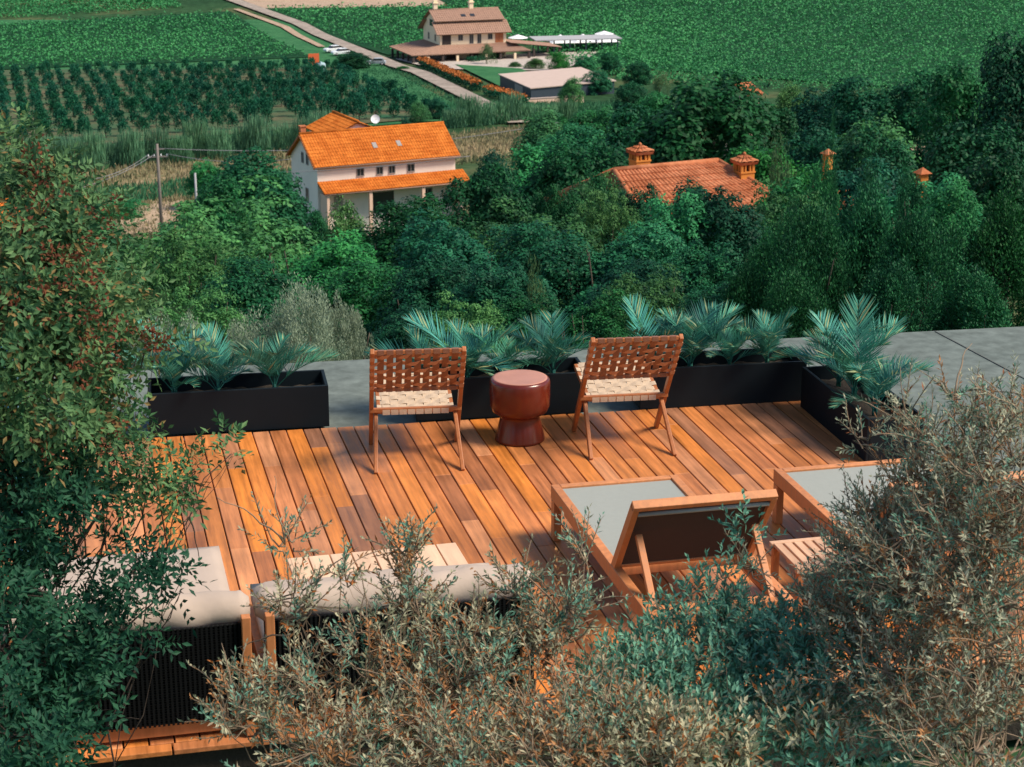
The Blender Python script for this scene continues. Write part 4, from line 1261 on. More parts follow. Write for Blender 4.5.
vineyard('vineyard', [(-10, -4), (160, -6), (182, 8), (-10, 20)], 'farther strip of vineyard at the top left corner', rows=36, seed=8)


def meadow_grass(name, quad, n, label, seed, mat, hgt=.7):
    """tall dry grass standing over a meadow"""
    g = np.random.default_rng(seed)
    A_, B_, C_, D_ = [np.array(on_ground(*p)[:2]) for p in quad]
    u = g.uniform(0, 1, n)[:, None]; v = g.uniform(0, 1, n)[:, None]
    p = (A_ * (1 - u) + B_ * u) * (1 - v) + (D_ * (1 - u) + C_ * u) * v
    keep = (np.sin(p[:, 0] * .35 + np.sin(p[:, 1] * .21) * 2) + g.normal(0, .7, n)) > -.7
    p = p[keep]; n = len(p)
    z = ground_z(p[:, 0], p[:, 1])
    A = np.array([0, 0, 1.]) + g.normal(0, .22, (n, 3)); N = g.normal(0, 1, (n, 3)) * np.array([1, 1, .2])
    t0 = np.clip(.5 + .4 * np.sin(p[:, 0] * .12 + 2) * np.sin(p[:, 1] * .19) + g.normal(0, .2, n), 0, 1)
    v_, f, t = leaf_arrays(np.concatenate([p, (z - .02)[:, None]], 1), A, N, hgt * g.uniform(.5, 1.3, n), .22, 0, t0, .35)
    o = link(bpy.data.objects.new(name, np_mesh(name, v_, f, [M[mat]], attrs={'tone': t}))); tag(o, label, 'grass', kind='stuff')


M['lf_dry'] = leaf_mat('dry_grass_blade', (.09, .14, .06), (.42, .32, .19))
M['lf_green'] = leaf_mat('green_grass_blade', (.02, .11, .05), (.07, .22, .10))
meadow_grass('dry_grass', [(40, 172), (560, 124), (560, 152), (40, 222)], 26000, 'dry tan grass of the meadow around the white house', 5, 'lf_dry')
meadow_grass('dry_grass', [(88, 198), (187, 188), (183, 236), (88, 244)], 6000, 'straw coloured grass at the foot of the utility poles', 9, 'lf_dry', .5)
meadow_grass('grass', [(380, 62), (470, 95), (450, 122), (330, 75)], 5000, 'green grass between orchard and road', 6, 'lf_green', .4)
meadow_grass('grass', [(60, 196), (300, 172), (300, 184), (60, 216)], 7000, 'green grass strip left of the white house', 7, 'lf_green', .9)
meadow_grass('grass', [(440, 104), (640, 104), (640, 120), (440, 126)], 7000, 'green grass strip behind the white house', 8, 'lf_green', .8)

# ================================================================== BUILDINGS
M['tile'] = field_mat('orange_roof_tile', (.42, .105, .018), (.62, .19, .036), .9, 5)
M['tile2'] = field_mat('red_roof_tile', (.36, .115, .05), (.58, .23, .115), 1.3, 6)
M['tile3'] = simple('brown_roof_tile', (.31, .18, .125), .85, .25, 1.2)
M['plaster'] = simple('white_plaster', (.88, .77, .67), .9, .09, .6)
M['pink'] = simple('peach_plaster', (.78, .52, .39), .9, .08, .8)
M['cream'] = simple('cream_plaster', (.90, .70, .48), .9, .08, .8)
M['orangewall'] = simple('orange_plaster', (.62, .22, .035), .9, .18, 2)
M['glass'] = simple('dark_window_glass', (.03, .035, .04), .15, .1, 3)
M['shutter'] = simple('grey_window_frame', (.30, .27, .25), .7, .1, 3)
M['darkwood'] = simple('dark_timber', (.05, .035, .03), .8, .2, 5)
M['woodpole'] = simple('weathered_pole', (.20, .17, .15), .9, .25, 3)
M['greypole'] = simple('concrete_pole', (.36, .36, .37), .9, .15, 3)
M['white'] = simple('white_sheet', (.82, .82, .82), .6, .05, 2)
M['slate'] = simple('dark_cladding', (.03, .045, .065), .6, .2, 2)
M['slab'] = simple('flat_roof_gravel', (.50, .38, .32), .9, .12, 1)
M['orange'] = simple('orange_panel', (.60, .11, .03), .7, .12, 3)
M['rubber'] = simple('tyre_rubber', (.015, .015, .016), .8, .1, 5)
M['wire'] = simple('cable', (.22, .22, .24), .6, .1, 1)
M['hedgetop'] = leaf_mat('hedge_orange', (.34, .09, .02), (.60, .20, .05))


class Frame:
    """local axes of a building: u along the front, v away from the viewer"""
    def __init__(s, root, o, ang): s.root = root; s.o = Vector(o); s.u = Vector((cos(ang), sin(ang), 0)); s.v = Vector((-sin(ang), cos(ang), 0)); s.ang = ang

    def p(s, u, v, z): return Vector((u, v, z))


def tiled(mb, e0, e1, r1, r0, pitch=.26, course=.42, amp=.045):
    """ribbed tile sheet from eave e0-e1 up to ridge r0-r1, with a closed underside"""
    e0, e1, r1, r0 = map(Vector, (e0, e1, r1, r0))
    L = max((e1 - e0).length, (r1 - r0).length); S = ((r0 + r1) / 2 - (e0 + e1) / 2).length
    nu = max(2, int(L / pitch)) * 4; nv = max(2, int(S / course))
    nn = (e1 - e0).cross(r0 - e0).normalized()
    if nn.z < 0: nn = -nn
    vs_ = []; fs = []
    for j in range(nv):
        for e in (0, 1):
            q = (j + e) / nv
            for i in range(nu + 1):
                s = i / nu
                a = e0.lerp(e1, s); b = r0.lerp(r1, s)
                vs_.append(a.lerp(b, q) + nn * (amp * abs(sin(pi * (i / 4))) ** .7 * 1.0 + .03 * (1 - e) + .012))
    for r_ in range(2 * nv - 1):
        for i in range(nu):
            k = r_ * (nu + 1) + i; fs.append((k, k + 1, k + nu + 2, k + nu + 1))
    mb.add(vs_, fs)
    mb.add([e0 - nn * .10, e1 - nn * .10, r1 - nn * .10, r0 - nn * .10, e0 + nn * .02, e1 + nn * .02], [(3, 2, 1, 0), (0, 1, 5, 4)])


def ridge(mb, a, b, r_=.13): mb.tube([a, b], r_, 8)


def window(root, c, wd, ht, axis, wall='plaster', name='window', frame='shutter', pane='glass', depth=.06):
    """frame standing proud of the wall with a pane set inside it; axis 'u' front, 'v' left side"""
    x, y, z = c; t = .07
    mb = MB()
    if axis == 'u':
        mb.box((x, y - depth / 2, z + ht / 2 + t / 2), (wd + 2 * t, depth, t)); mb.box((x, y - depth / 2, z - ht / 2 - t / 2), (wd + 2 * t, depth * 1.6, t))
        for s in (-1, 1): mb.box((x + s * (wd / 2 + t / 2), y - depth / 2, z), (t, depth, ht - .004))
        mb.box((x, y - depth / 2, z), (.05, depth * .6, ht - .004))
    else:
        mb.box((x - depth / 2, y, z + ht / 2 + t / 2), (depth, wd + 2 * t, t)); mb.box((x - depth / 2, y, z - ht / 2 - t / 2), (depth * 1.6, wd + 2 * t, t))
        for s in (-1, 1): mb.box((x - depth / 2, y + s * (wd / 2 + t / 2), z), (depth, t, ht - .004))
        mb.box((x - depth / 2, y, z), (depth * .6, .05, ht - .004))
    f = mb.build(name, M[frame], root)
    p = MB()
    if axis == 'u': p.box((x, y - .012, z), (wd - .002, .02, ht - .002))
    else: p.box((x - .012, y, z), (.02, wd - .002, ht - .002))
    p.build('pane', M[pane], f)
    return f


def prism(mb, poly_uz, v0, v1):
    n = len(poly_uz)
    mb.add([(u, v0, z) for u, z in poly_uz] + [(u, v1, z) for u, z in poly_uz], [tuple(range(n)), tuple(range(2 * n - 1, n - 1, -1))] + [(i, n + i, n + (i + 1) % n, (i + 1) % n) for i in range(n)])


def prism_v(mb, poly_vz, u0, u1):
    n = len(poly_vz)
    mb.add([(u0, v, z) for v, z in poly_vz] + [(u1, v, z) for v, z in poly_vz], [tuple(range(n)), tuple(range(2 * n - 1, n - 1, -1))] + [(i, n + i, n + (i + 1) % n, (i + 1) % n) for i in range(n)])


# ---- white house
A = at_dist(317, 164.5, 170.0); ZE = 0.0
gz = float(ground_z(A[0], A[1]))
wh = empty('white_house', (A[0], A[1], A[2]), R(12.85), 'white rendered house with orange tiled roof and tiled porch roof, in front of the orchard', 'house')
L, W_, ZG, ZR = 13.65, 6.83, gz - A[2] - .6, 2.25
mb = MB(); prism_v(mb, [(0, ZG), (0, -.03), (W_ / 2, ZR - .13), (W_, -.03), (W_, ZG)], 0, L); mb.build('wall', M['plaster'], wh)
ov = .38; drop = ov * ZR / (W_ / 2)
mb = MB()
tiled(mb, (-ov, -ov, -drop), (L + ov, -ov, -drop), (L + ov, W_ / 2, ZR), (-ov, W_ / 2, ZR)); tiled(mb, (L + ov, W_ + ov, -drop), (-ov, W_ + ov, -drop), (-ov, W_ / 2, ZR), (L + ov, W_ / 2, ZR))
ridge(mb, (-ov, W_ / 2, ZR + .03), (L + ov, W_ / 2, ZR + .03))
rf = mb.build('roof', M['tile'], wh)
mb = MB(); mb.box((.5, W_ * .72, ZR - .1), (.5, .5, 1.0)); mb.box((.5, W_ * .72, ZR + .45), (.62, .62, .1)); mb.build('chimney', M['tile2'], rf)
for u in (6.2, 8.6):
    mb = MB(); q = .42; mb.bar((u, W_ / 2 * q - .3, ZR * q - .2 + .10), (u, W_ / 2 * q + .3, ZR * q + .2 + .10), .42, .05); mb.build('skylight', M['shutter'], rf)
mb = MB()
for vv0, vv1, z0, z1 in ((-ov, W_ / 2, -drop, ZR), (W_ + ov, W_ / 2, -drop, ZR)): mb.bar((-ov - .03, vv0, z0 - .13), (-ov - .03, vv1, z1 - .13), .05, .16)
mb.build('verge_board', M['tile2'], wh)
mb = MB(); mb.tube([(-ov, -ov - .08, -drop - .05), (L + ov, -ov - .08, -drop - .05)], .07, 6); mb.build('gutter', M['tile3'], wh)
for u, w2 in ((4.15, .62), (6.05, .55), (7.25, .55), (9.15, .62)): window(wh, (u, -.002, -1.05), w2, .62, 'u')
for v_ in (W_ * .36, W_ * .54): window(wh, (-.002, v_, .05), .42, .85, 'v')
window(wh, (-.002, W_ * .40, -3.3), .62, 1.25, 'v')
# porch: lean-to tiled roof, recessed wall and posts
mb = MB(); PZ0, PZ1, PD = -1.62, -2.42, 1.9
tiled(mb, (-.05, -PD, PZ1), (L + .75, -PD, PZ1), (L + .75, -.02, PZ0), (-.05, -.02, PZ0)); mb.build('porch_roof', M['tile'], wh)
mb = MB(); mb.tube([(-.05, -PD - .07, PZ1 - .06), (L + .75, -PD - .07, PZ1 - .06)], .06, 6); mb.build('gutter', M['tile3'], wh)
for pc, pd in (((.30, -1.0), (.25, 1.7)), ((4.4, -1.75), (.3, .3)), ((9.6, -1.75), (.3, .3)), ((L - .2, -1.0), (.25, 1.7))):
    mb = MB(); mb.box((*pc, (PZ1 + ZG) / 2 - .14), (*pd, PZ1 - ZG - .1)); mb.build('porch_pier', M['pink'], wh)
mb = MB(); mb.box((1.7, -1.35, -5.2), (2.5, .15, 1.0)); mb.build('parapet', M['plaster'], wh)
mb = MB(); mb.box((1.95, -.025, -4.05), (.85, .05, 2.0)); mb.build('door', M['shutter'], wh)
mb = MB(); mb.box((6.3, -.03, -4.0), (2.2, .06, 1.9)); mb.build('door', M['glass'], wh)
window(wh, (10.8, -.002, -3.6), .8, .9, 'u')
# rear cross wing
mb = MB(); prism(mb, [(3.1, -2), (3.1, 1.75), (5.6, 2.75), (8.1, 1.75), (8.1, -2)], 4.2, 10.2); mb.build('wing_wall', M['plaster'], wh)
mb = MB(); tiled(mb, (2.7, 10.4, 1.60), (2.7, 3.9, 1.60), (5.6, 3.9, 2.86), (5.6, 10.4, 2.86)); tiled(mb, (8.5, 3.9, 1.60), (8.5, 10.4, 1.60), (5.6, 10.4, 2.86), (5.6, 3.9, 2.86)); ridge(mb, (5.6, 3.9, 2.92), (5.6, 10.4, 2.92)); mb.build('wing_roof', M['tile'], wh)
# satellite dish on the roof ridge
dish = empty('satellite_dish', tuple(wh.matrix_basis @ Vector((7.2, W_ / 2 + .25, ZR + .12))), R(12.85), 'white satellite dish on the ridge of the white house', 'dish')
dish.scale = (.72, .72, .72)
mb = MB(); mb.tube([(0, 0, -.02), (0, 0, .75)], .04, 6); mb.build('mast', M['greypole'], dish)
mb = MB(); n = 18
vs_ = [(0, 0, 0)]; fs = []
for rr, zz in ((.25, .02), (.42, .07), (.58, .14)):
    for k in range(n): vs_.append((rr * cos(2 * pi * k / n), rr * sin(2 * pi * k / n), zz))
for k in range(n): fs.append((0, 1 + k, 1 + (k + 1) % n))
for r_ in range(2):
    for k in range(n): a_ = 1 + r_ * n + k; b_ = 1 + r_ * n + (k + 1) % n; fs.append((a_, a_ + n, b_ + n, b_))
m_ = Matrix.Rotation(R(68), 3, 'X') @ Matrix.Rotation(R(-20), 3, 'Y')
mb.add([m_ @ Vector(p) + Vector((0, -.08, .95)) for p in vs_], fs, True); mb.bar((0, -.08, .93), (.05, -.62, 1.0), .03, .03); mb.build('reflector', M['white'], dish)

# ---- farmhouse
A = at_dist(440, 46, 415.0); gz = float(ground_z(A[0], A[1])) - A[2]
fh = empty('farmhouse', tuple(A), R(6.5), 'large peach farmhouse with brown stepped roofs and a deep tiled porch, top centre', 'house')
L, W_ = 15.2, 12.0
mb = MB(); prism_v(mb, [(0, gz - .5), (0, 2.95), (2.4, 4.6), (2.4, 5.0), (W_ / 2, 6.65), (W_ - 2.4, 5.0), (W_ - 2.4, 4.6), (W_, 2.95), (W_, gz - .5)], 0, L); mb.build('wall', M['cream'], fh)
mb = MB()
tiled(mb, (-1, -1, 2.45), (L + 1, -1, 2.45), (L + 1, 2.6, 4.85), (-1, 2.6, 4.85), .5, .7, .07); tiled(mb, (L + 1, W_ + 1, 2.45), (-1, W_ + 1, 2.45), (-1, W_ - 2.6, 4.85), (L + 1, W_ - 2.6, 4.85), .5, .7, .07)
mb.build('lower_roof', M['tile3'], fh)
mb = MB()
tiled(mb, (-.6, 1.6, 5.0), (L + .3, 1.6, 5.0), (L + .3, W_ / 2, 7.05), (-.6, W_ / 2, 7.05), .5, .7, .07); tiled(mb, (L + .3, W_ - 1.6, 5.0), (-.6, W_ - 1.6, 5.0), (-.6, W_ / 2, 7.05), (L + .3, W_ / 2, 7.05), .5, .7, .07)
ridge(mb, (-.6, W_ / 2, 7.1), (L + .3, W_ / 2, 7.1), .16)
rf = mb.build('upper_roof', M['tile3'], fh)
for u, v_ in ((1.2, 7.0), (9.2, 6.3)):
    mb = MB(); mb.box((u, v_, 7.5), (.9, .9, 1.9)); mb.box((u, v_, 8.5), (1.25, 1.25, .22)); mb.box((u, v_, 8.85), (.8, .8, .5)); mb.build('chimney', M['cream'], rf)
for u in (6.5, 8.6):
    mb = MB(); mb.bar((u, 3.0, 5.75), (u, 3.9, 6.18), 1.0, .12); mb.build('skylight', M['glass'], rf)
for u, w2, h2, nm in ((1.5, 2.0, 2.0, 'loggia'), (13.6, 1.9, 2.0, 'loggia')):
    mb = MB(); mb.box((u, -.03, 1.25), (w2, .05, h2)); mb.build(nm, M['darkwood'] if u < 3 else M['tile2'], fh)
for u in (4.7, 11.5): window(fh, (u, -.002, 1.6), .95, 1.1, 'u')
for u in (7.2, 9.0): window(fh, (u, -.002, 1.25), .8, 1.9, 'u', name='shutter_door')
for v_ in (3.2, 8.0): window(fh, (-.002, v_, 1.4), .9, 1.3, 'v')
window(fh, (-.002, 6, 4.4), 2.2, 1.3, 'v', name='attic_window')
# porch all round the front and left
mb = MB(); PD = 5.2; z0, z1 = .10, -1.15
tiled(mb, (-8.0, -PD, z1), (L + 4, -PD, z1), (L + 1.5, -.02, z0), (0, -.02, z0), .5, .7, .07)
tiled(mb, (-8.0, W_, z1), (-8.0, -PD, z1), (-.02, 0, z0), (-.02, W_, z0), .5, .7, .07)
tiled(mb, (L + 12, -3, z1 + .1), (L + 12, 5, z1 + .1), (L + .02, 5, z0 + .3), (L + .02, -3, z0 + .3), .5, .7, .07)
mb.build('porch_roof', M['tile3'], fh)
for i in range(9):
    u = -7.5 + i * (L + 11.1) / 8
    mb = MB(); mb.box((u, -PD + .4, (gz + z1) / 2 - .35), (.5, .5, z1 - gz - .1)); mb.build('porch_column', M['cream'] if i % 2 else M['darkwood'], fh)
for i in range(4):
    mb = MB(); mb.box((-7.5, -1 + i * 4, (gz + z1) / 2 - .35), (.45, .45, z1 - gz - .1)); mb.build('porch_column', M['darkwood'], fh)
for u, v_ in ((L + 11.5, -2.6), (L + 11.5, 4.6), (L + 5.5, -2.7)):
    mb = MB(); mb.box((u, v_, (gz + z1) / 2 - .2), (.4, .4, z1 - gz + (.1 if u > L + 8 else .55))); mb.build('porch_column', M['darkwood'], fh)
for u, w2 in ((2.5, 2.2), (8, 2.6), (12.5, 1.6)):
    mb = MB(); mb.box((u, -.03, gz + 1.15), (w2, .05, 2.2)); mb.build('door', M['darkwood'], fh)

# ---- open pergola and white canopies right of the farmhouse
P0 = on_ground(537, 54); P1 = on_ground(619, 52); g0 = float(P0[2])
ang = math.atan2(P1[1] - P0[1], P1[0] - P0[0]); Lp = math.hypot(P1[1] - P0[1], P1[0] - P0[0])
pg = empty('pergola', (P0[0], P0[1], g0), ang, 'long open pergola with a flat light grey roof right of the farmhouse', 'pergola')
mb = MB(); mb.box((Lp / 2, 3, 3.05), (Lp + 1, 7.5, .22)); mb.build('roof', M['greypole'], pg)
for i in range(6):
    for v_ in (.2, 5.8):
        mb = MB(); mb.box((.3 + i * (Lp - .6) / 5, v_, 1.35), (.28, .28, 3.15)); mb.build('column', M['slate'], pg)
cn = empty('white_canopy', (P0[0] + cos(ang) * Lp * .30, P0[1] + sin(ang) * Lp * .30 + 9, float(ground_z(P0[0], P0[1] + 9))), ang, 'low white tent canopy seen behind the pergola\'s columns', 'canopy')
mb = MB(); Lc = Lp * .85
for i in range(3): mb.add([(i * Lc / 3, 0, 1.4), ((i + 1) * Lc / 3, 0, 1.4), ((i + 1) * Lc / 3, 6, 1.4), (i * Lc / 3, 6, 1.4), ((i + .5) * Lc / 3, 3, 3.1)], [(0, 1, 4), (1, 2, 4), (2, 3, 4), (3, 0, 4)])
mb.build('sheet', M['white'], cn)
for i in range(4):
    for v_ in (0, 6): mb = MB(); mb.tube([(i * Lc / 3, v_, -.2), (i * Lc / 3, v_, 1.4)], .06, 6); mb.build('tent_pole', M['greypole'], cn)
for i, (px, py, lb) in enumerate(((518, 48, 'white parasol left of the pergola, by the farmhouse porch'), (604, 44, 'white parasol behind the pergola\'s right end'))):
    P = on_ground(px, py); r_ = empty('parasol', tuple(P), 0, lb, 'parasol')
    mb = MB(); mb.tube([(0, 0, -.1), (0, 0, 3.0)], .05, 6); mb.build('pole', M['greypole'], r_)
    mb = MB(); k = 8; mb.add([(0, 0, 3.1)] + [(2.4 * cos(2 * pi * j / k), 2.4 * sin(2 * pi * j / k), 2.35) for j in range(k)], [(0, 1 + j, 1 + (j + 1) % k) for j in range(k)]); mb.build('canopy', M['white'], r_)

# ---- dark flat shed with low pink wall
P0 = on_ground(531, 99); P1 = on_ground(500, 91); P2 = on_ground(580, 86)
g0 = float(P0[2]); Q = [Vector((0, 0, 0)), Vector((P2[0] - P1[0], P2[1] - P1[1], 0)), Vector((P2[0] - P0[0], P2[1] - P0[1], 0)) , Vector((P1[0] - P0[0], P1[1] - P0[1], 0))]
sh = empty('shed', (P0[0], P0[1], g0), 0, 'dark clad flat roofed shed with pale gravel roof below the farmhouse lawn', 'shed')


def prism4(mb, Q, z0, z1, grow=0.0):
    cc = sum(Q, Vector()) / 4; q = [p + (p - cc).normalized() * grow for p in Q]
    mb.add([(p.x, p.y, z0) for p in q] + [(p.x, p.y, z1) for p in q], [(3, 2, 1, 0), (4, 5, 6, 7)] + [(i, (i + 1) % 4, 4 + (i + 1) % 4, 4 + i) for i in range(4)])


mb = MB(); prism4(mb, Q, -.8, 1.75); mb.build('wall', M['slate'], sh)
mb = MB(); prism4(mb, Q, 1.751, 1.90, .35); mb.build('roof', M['slab'], sh)
mb = MB(); m_ = (Q[0] * .75 + Q[3] * .25); mb.bar(m_ + Vector((-.03, -.03, .75)), Q[0] * .5 + Q[3] * .5 + Vector((-.03, -.03, .75)), .06, 1.4); mb.build('door', M['shutter'], sh)
gw = empty('garden_wall', tuple(on_ground(530, 105)), R(8), 'low pinkish garden wall in front of the dark shed', 'wall')
mb = MB(); mb.box((4.5, 0, .35), (10, .35, 1.3)); mb.build('masonry', M['pink'], gw); mb = MB(); mb.box((4.5, 0, 1.05), (10.2, .5, .1)); mb.build('coping', M['slab'], gw)


def hedge(name, p0, p1, h_, wd, label, top=True, seed=0):
    """clipped hedge: leaf faces through its box, its top leaves orange"""
    a_ = on_ground(*p0); b_ = on_ground(*p1); g = np.random.default_rng(seed)
    Lh = np.linalg.norm((b_ - a_)[:2]); n = int(Lh * 75)
    root = empty(name, tuple(a_), math.atan2(b_[1] - a_[1], b_[0] - a_[0]), label, 'hedge')
    s = g.uniform(0, Lh, n); y_ = g.uniform(-wd / 2, wd / 2, n); z_ = h_ * g.uniform(0, 1, n) ** .6
    dz = (float(ground_z(b_[0], b_[1])) - a_[2]) / Lh
    P = np.stack([s, y_, z_ + dz * s], -1); A_ = g.normal(0, 1, (n, 3)); N_ = g.normal(0, 1, (n, 3)) + np.array([0, 0, .5])
    v, f, t = leaf_arrays(P, A_, N_, .42, .3, 0, g.uniform(0, 1, n), .5)
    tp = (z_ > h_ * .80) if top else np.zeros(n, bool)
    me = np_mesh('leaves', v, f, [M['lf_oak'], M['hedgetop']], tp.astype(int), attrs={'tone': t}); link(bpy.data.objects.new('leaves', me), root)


hedge('hedge', (422, 66), (478, 92), 1.9, 2.0, 'long clipped hedge with orange top along the farmhouse road', seed=1)
hedge('hedge', (488, 95), (524, 106), 1.7, 2.0, 'shorter clipped hedge with reddish top below the dark shed', seed=2)
hedge('hedge', (470, 63), (500, 58), 1.2, 2.5, 'low green hedge round the pale olive in the farmhouse yard', False, seed=3)


# ---- cottage with two lantern chimneys (only its roof shows over the trees)
def lantern_chimney(parent, c, wd, ht, dark=False):
    x, y, z = c
    mb = MB(); mb.box((x, y, z + ht * .22), (wd, wd, ht * .44)); mb.box((x, y, z + ht * .465), (wd * 1.1, wd * 1.1, .05))
    t = wd * .16
    for sx in (-1, 1):
        for sy in (-1, 1): mb.box((x + sx * (wd / 2 - t / 2), y + sy * (wd / 2 - t / 2), z + ht * .64), (t, t, ht * .30))
    for sx in (-.17, .17):
        mb.box((x + sx * wd, y - wd / 2 + t / 2, z + ht * .64), (t * .6, t, ht * .30)); mb.box((x - wd / 2 + t / 2, y + sx * wd, z + ht * .64), (t, t * .6, ht * .30))
    c_ = mb.build('chimney', M['orangewall'], parent)
    mb = MB(); mb.box((x, y, z + ht * .64), (wd * .6, wd * .6, ht * .29)); mb.build('flue', M['darkwood'], c_)
    mb = MB(); k = wd * .66; zt = z + ht * .80; pk_ = Vector((x, y, zt + ht * .2))
    cs = [Vector((x + sx * k, y + sy * k, zt)) for sx, sy in ((-1, -1), (1, -1), (1, 1), (-1, 1))]
    for i in range(4): tiled(mb, cs[i], cs[(i + 1) % 4], pk_, pk_, .2, .2, .035)
    mb.lathe([(.07, 0), (.06, .08), (.01, .12)], 8, tuple(pk_)); mb.build('cap', M['tile2'], c_)


R0 = at_dist(614, 171.5, 64.0); R1 = at_z(718, 162.0, R0[2]); ang = math.atan2(R1[1] - R0[1], R1[0] - R0[0]); Lr = math.hypot(R1[0] - R0[0], R1[1] - R0[1])
ct = empty('tiled_house', tuple(R0), ang, 'house sunk in the trees, showing a red tiled hipped roof with two chimneys', 'house')
mb = MB(); D_ = 4.2; dz = -1.75; HL, HR_ = .5, 2.0
tiled(mb, (-HL, -D_, dz), (Lr + HR_, -D_, dz), (Lr, 0, 0), (0, 0, 0), .22, .36, .05)
tiled(mb, (Lr + HR_, D_, dz), (-HL, D_, dz), (0, 0, 0), (Lr, 0, 0), .22, .36, .05)
tiled(mb, (Lr + HR_, -D_, dz), (Lr + HR_, D_, dz), (Lr, 0, 0), (Lr, 0, 0), .22, .36, .05)
tiled(mb, (-HL, D_, dz), (-HL, -D_, dz), (0, 0, 0), (0, 0, 0), .22, .36, .05)
ridge(mb, (0, 0, .05), (Lr, 0, .05), .10)
for s, xx, x2 in ((-1, Lr, Lr + HR_), (1, Lr, Lr + HR_), (-1, 0, -HL), (1, 0, -HL)): ridge(mb, (xx, 0, .05), (x2, s * D_, dz + .06), .09)
mb.build('roof', M['tile2'], ct)
mb = MB(); mb.box((Lr / 2 + .35, 0, dz - 2.75), (Lr + 1.6, 2 * D_ - .7, 5.0)); mb.build('wall', M['orangewall'], ct)
lantern_chimney(ct, (1.30, .55, -.22), .54, .92)
lantern_chimney(ct, (Lr + .50, -.9, -.70), .54, 1.05)


def cottage(px, py, D, wd, dp, ht, rz, label, wall, tl, chim=None, ch_h=1.0):
    """small house: ridge seen at column px, row py"""
    P = at_dist(px, py, D); root = empty('small_house', tuple(P), rz, label, 'house')
    rise = dp * .22; gz_ = float(ground_z(P[0], P[1])) - P[2]
    mb = MB(); prism_v(mb, [(-dp / 2, gz_ - .3), (-dp / 2, -rise), (0, -.06), (dp / 2, -rise), (dp / 2, gz_ - .3)], -wd / 2, wd / 2); mb.build('wall', M[wall], root)
    mb = MB(); o_ = .3
    tiled(mb, (-wd / 2 - o_, -dp / 2 - o_, -rise - .066), (wd / 2 + o_, -dp / 2 - o_, -rise - .066), (wd / 2 + o_, 0, .0), (-wd / 2 - o_, 0, .0), .24, .4, .05)
    tiled(mb, (wd / 2 + o_, dp / 2 + o_, -rise - .066), (-wd / 2 - o_, dp / 2 + o_, -rise - .066), (-wd / 2 - o_, 0, .0), (wd / 2 + o_, 0, .0), .24, .4, .05)
    ridge(mb, (-wd / 2 - o_, 0, .04), (wd / 2 + o_, 0, .04), .1)
    r_ = mb.build('roof', M[tl], root)
    window(root, (0, -dp / 2 - .002, -rise - 1.2), .9, 1.0, 'u')
    if chim is not None:
        mb = MB(); mb.box((chim, 0, ch_h / 2 - .1), (.23, .23, ch_h)); c_ = mb.build('chimney', M['orangewall'], r_)
        mb = MB(); zt = ch_h - .099; cs = [Vector((chim + q * .19, p * .19, zt)) for q, p in ((-1, -1), (1, -1), (1, 1), (-1, 1))]; mb.add(cs + [Vector((chim, 0, zt + .16))], [(3, 2, 1, 0), (0, 1, 4), (1, 2, 4), (2, 3, 4), (3, 0, 4)]); mb.build('cap', M['tile2'], c_)
    return root


cottage(2, 203, 60, 3.4, 3.6, 3, R(8), 'small house with bright orange roof behind the leafy tree at the left edge', 'orangewall', 'tile')
cottage(826, 196, 62, 1.6, 3.0, 3, R(20), 'small house lost in the trees, a pinkish orange chimney showing left of the saplings', 'orangewall', 'tile2', .0, 1.5)
cottage(920, 213, 52, 1.4, 2.6, 3, R(10), 'small house lost in the trees, an orange chimney showing below the clearing', 'orangewall', 'tile', .0, 1.2)
cottage(743, 84, 172, 1.4, 3, 3, R(20), 'tiny pinkish house at the vineyard edge right of the largest oak', 'pink', 'tile2')


# ---- poles and cables
def pole(px0, py0, py1, D, mat, r_, label, arm=True):
    T = at_dist(px0, py1, D); gz_ = float(ground_z(T[0], T[1])); root = empty('utility_pole', (T[0], T[1], gz_), 0, label, 'utility pole')
    h_ = T[2] - gz_
    mb = MB(); mb.tube([(0, 0, -.3), (0, 0, h_ * .5), (0, 0, h_)], [r_, r_ * .85, r_ * .7], 8); mb.build('mast', M[mat], root)
    if arm:
        mb = MB(); mb.box((0, .02, h_ - 1.2), (1.9, .12, .12)); mb.box((.2, .02, h_ - .5), (.9, .1, .1)); mb.build('crossarm', M[mat], root)
        for x_ in (-.85, -.3, .3, .85):
            mb = MB(); mb.lathe([(.05, 0), (.07, .06), (.04, .1), (.06, .16), (.02, .2)], 8, (x_, .02, h_ - 1.135)); mb.build('insulator', M['white'], root)
    return Vector((T[0], T[1], T[2]))


T1 = pole(157, 222, 144, 178, 'woodpole', .17, 'taller wooden utility pole with crossarm, carrying the cables')
T2 = pole(195, 215, 173, 172, 'greypole', .14, 'shorter plain grey concrete pole right of the wooden one', False)


def cable(p0, p1, sag, label):
    p0 = Vector(p0); p1 = Vector(p1); mb = MB()
    mb.tube([p0.lerp(p1, i / 20) - Vector((0, 0, sag * 4 * (i / 20) * (1 - i / 20))) for i in range(21)], .028, 4)
    o_ = mb.build('cable', M['wire']); tag(o_, label, 'cable', 'overhead cables')


HR = wh.matrix_basis @ Vector((-.4, W_ * .2, -.2))
cable(T1 - Vector((0, 0, .4)), at_dist(560, 122, 190), 1.2, 'highest overhead cable running right from the wooden pole past the white house\'s roof')
cable(T1 - Vector((-.85, 0, .95)), at_dist(292, 159, 172), .5, 'overhead cable from the wooden pole\'s crossarm to the white house\'s gable')
cable(T1 - Vector((.85, 0, .95)), at_dist(60, 180, 150), .8, 'overhead cable running down left from the wooden pole, upper one')
cable(T1 - Vector((.3, 0, .95)), at_dist(20, 196, 145), .9, 'overhead cable running down left from the wooden pole, lower one')
cable(at_dist(283, 172, 166), at_dist(470, 156, 166), .25, 'thin cable crossing in front of the white house\'s wall')


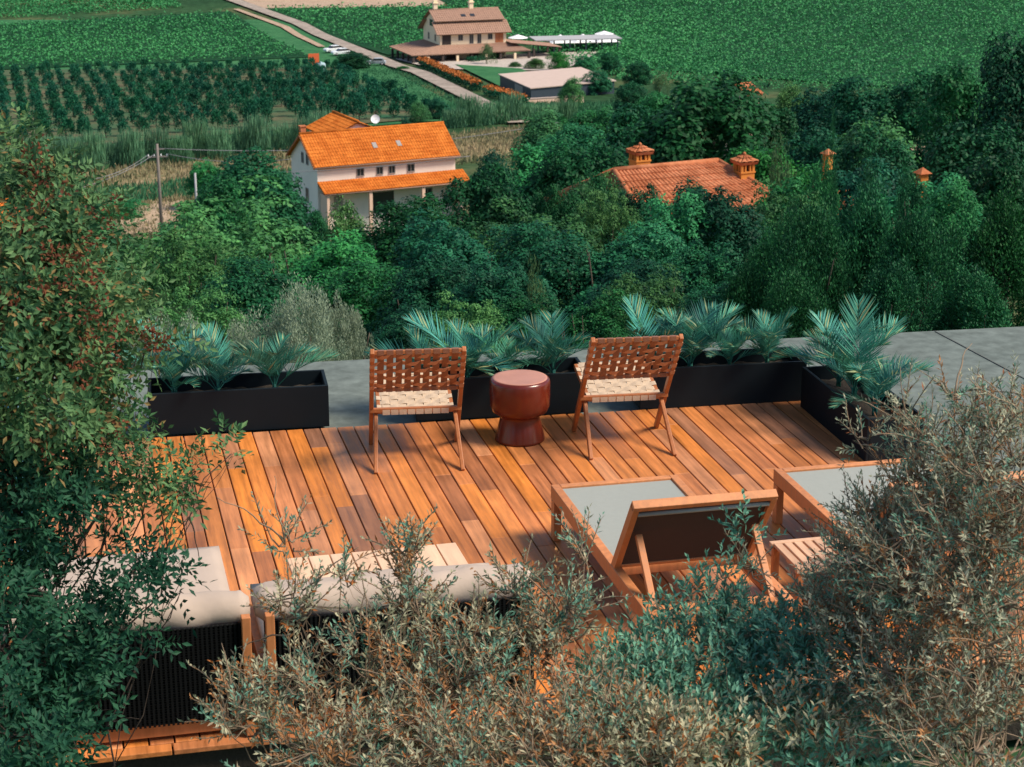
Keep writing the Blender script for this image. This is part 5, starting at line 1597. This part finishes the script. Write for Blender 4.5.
# ---- parked cars
def car(px, py, rz, col, label, name='parked_car'):
    P = on_ground(px, py); P[2] = ground_z(P[0], P[1]) + .22
    root = empty(name, tuple(P), rz, label, 'car', 'cars parked by the farmhouse road')
    m = simple('car_paint', col, .3, .03, 2)
    mb = MB(); prism(mb, [(-2.1, .32), (-2.12, .72), (-1.9, .88), (-1.0, .95), (1.75, .98), (2.08, .85), (2.1, .35)], -.85, .85); mb.build('body', m, root, bevel=.06)
    mb = MB(); prism(mb, [(-1.05, .93), (-.35, 1.42), (1.25, 1.45), (1.8, .96)], -.74, .74); c_ = mb.build('cabin', M['glass'], root, bevel=.05)
    mb = MB(); prism(mb, [(-.42, 1.405), (-.3, 1.46), (1.2, 1.49), (1.35, 1.42)], -.75, .75); mb.build('roof_panel', m, root, bevel=.02)
    for xx in (-1.3, 1.3):
        for s in (-1, 1):
            mb = MB(); mb.tube([(xx, s * .70, .32), (xx, s * .89, .32)], .32, 16); wl = mb.build('wheel', M['rubber'], root)
            mb = MB(); mb.tube([(xx, s * .885, .32), (xx, s * .90, .32)], .2, 12); mb.build('rim', M['greypole'], wl)
    for s in (-1, 1):
        mb = MB(); mb.box((-2.1, s * .6, .72), (.06, .32, .13)); mb.build('headlight', M['white'], root)


car(333, 53, R(20), (.80, .80, .82), 'white car parked beside the gravel road, left one of two white cars')
car(341, 56, R(12), (.75, .76, .78), 'white car with dark windows parked nearer the round dark tree')
car(376, 66, R(-15), (.35, .37, .40), 'grey car standing where the road passes the round dark tree')
car(437, 61, R(-8), (.06, .07, .10), 'dark car parked under the farmhouse porch by the hedge')
P = on_ground(314, 69)
pn = empty('orange_panel', tuple(P), R(15), 'small orange red panel standing on posts at the orchard\'s upper right corner', 'panel')
mb = MB(); mb.box((0, 0, 2.0), (2.4, .12, 2.4)); mb.build('board', M['orange'], pn)
for s in (-1, 1):
    mb = MB(); mb.box((s * 1.0, .13, 1.3), (.12, .12, 3.2)); mb.build('post', M['darkwood'], pn)
P = on_ground(321, 72)
tk = empty('water_tank', tuple(P), R(15), 'pale blue water tank beside the orange panel', 'tank')
mb = MB(); mb.lathe([(.9, -.1), (1.0, .2), (1.0, 1.6), (.8, 1.85), (.3, 1.95), (.25, 2.1)], 20); mb.build('drum', simple('tank_plastic', (.30, .42, .46), .6, .1, 3), tk)
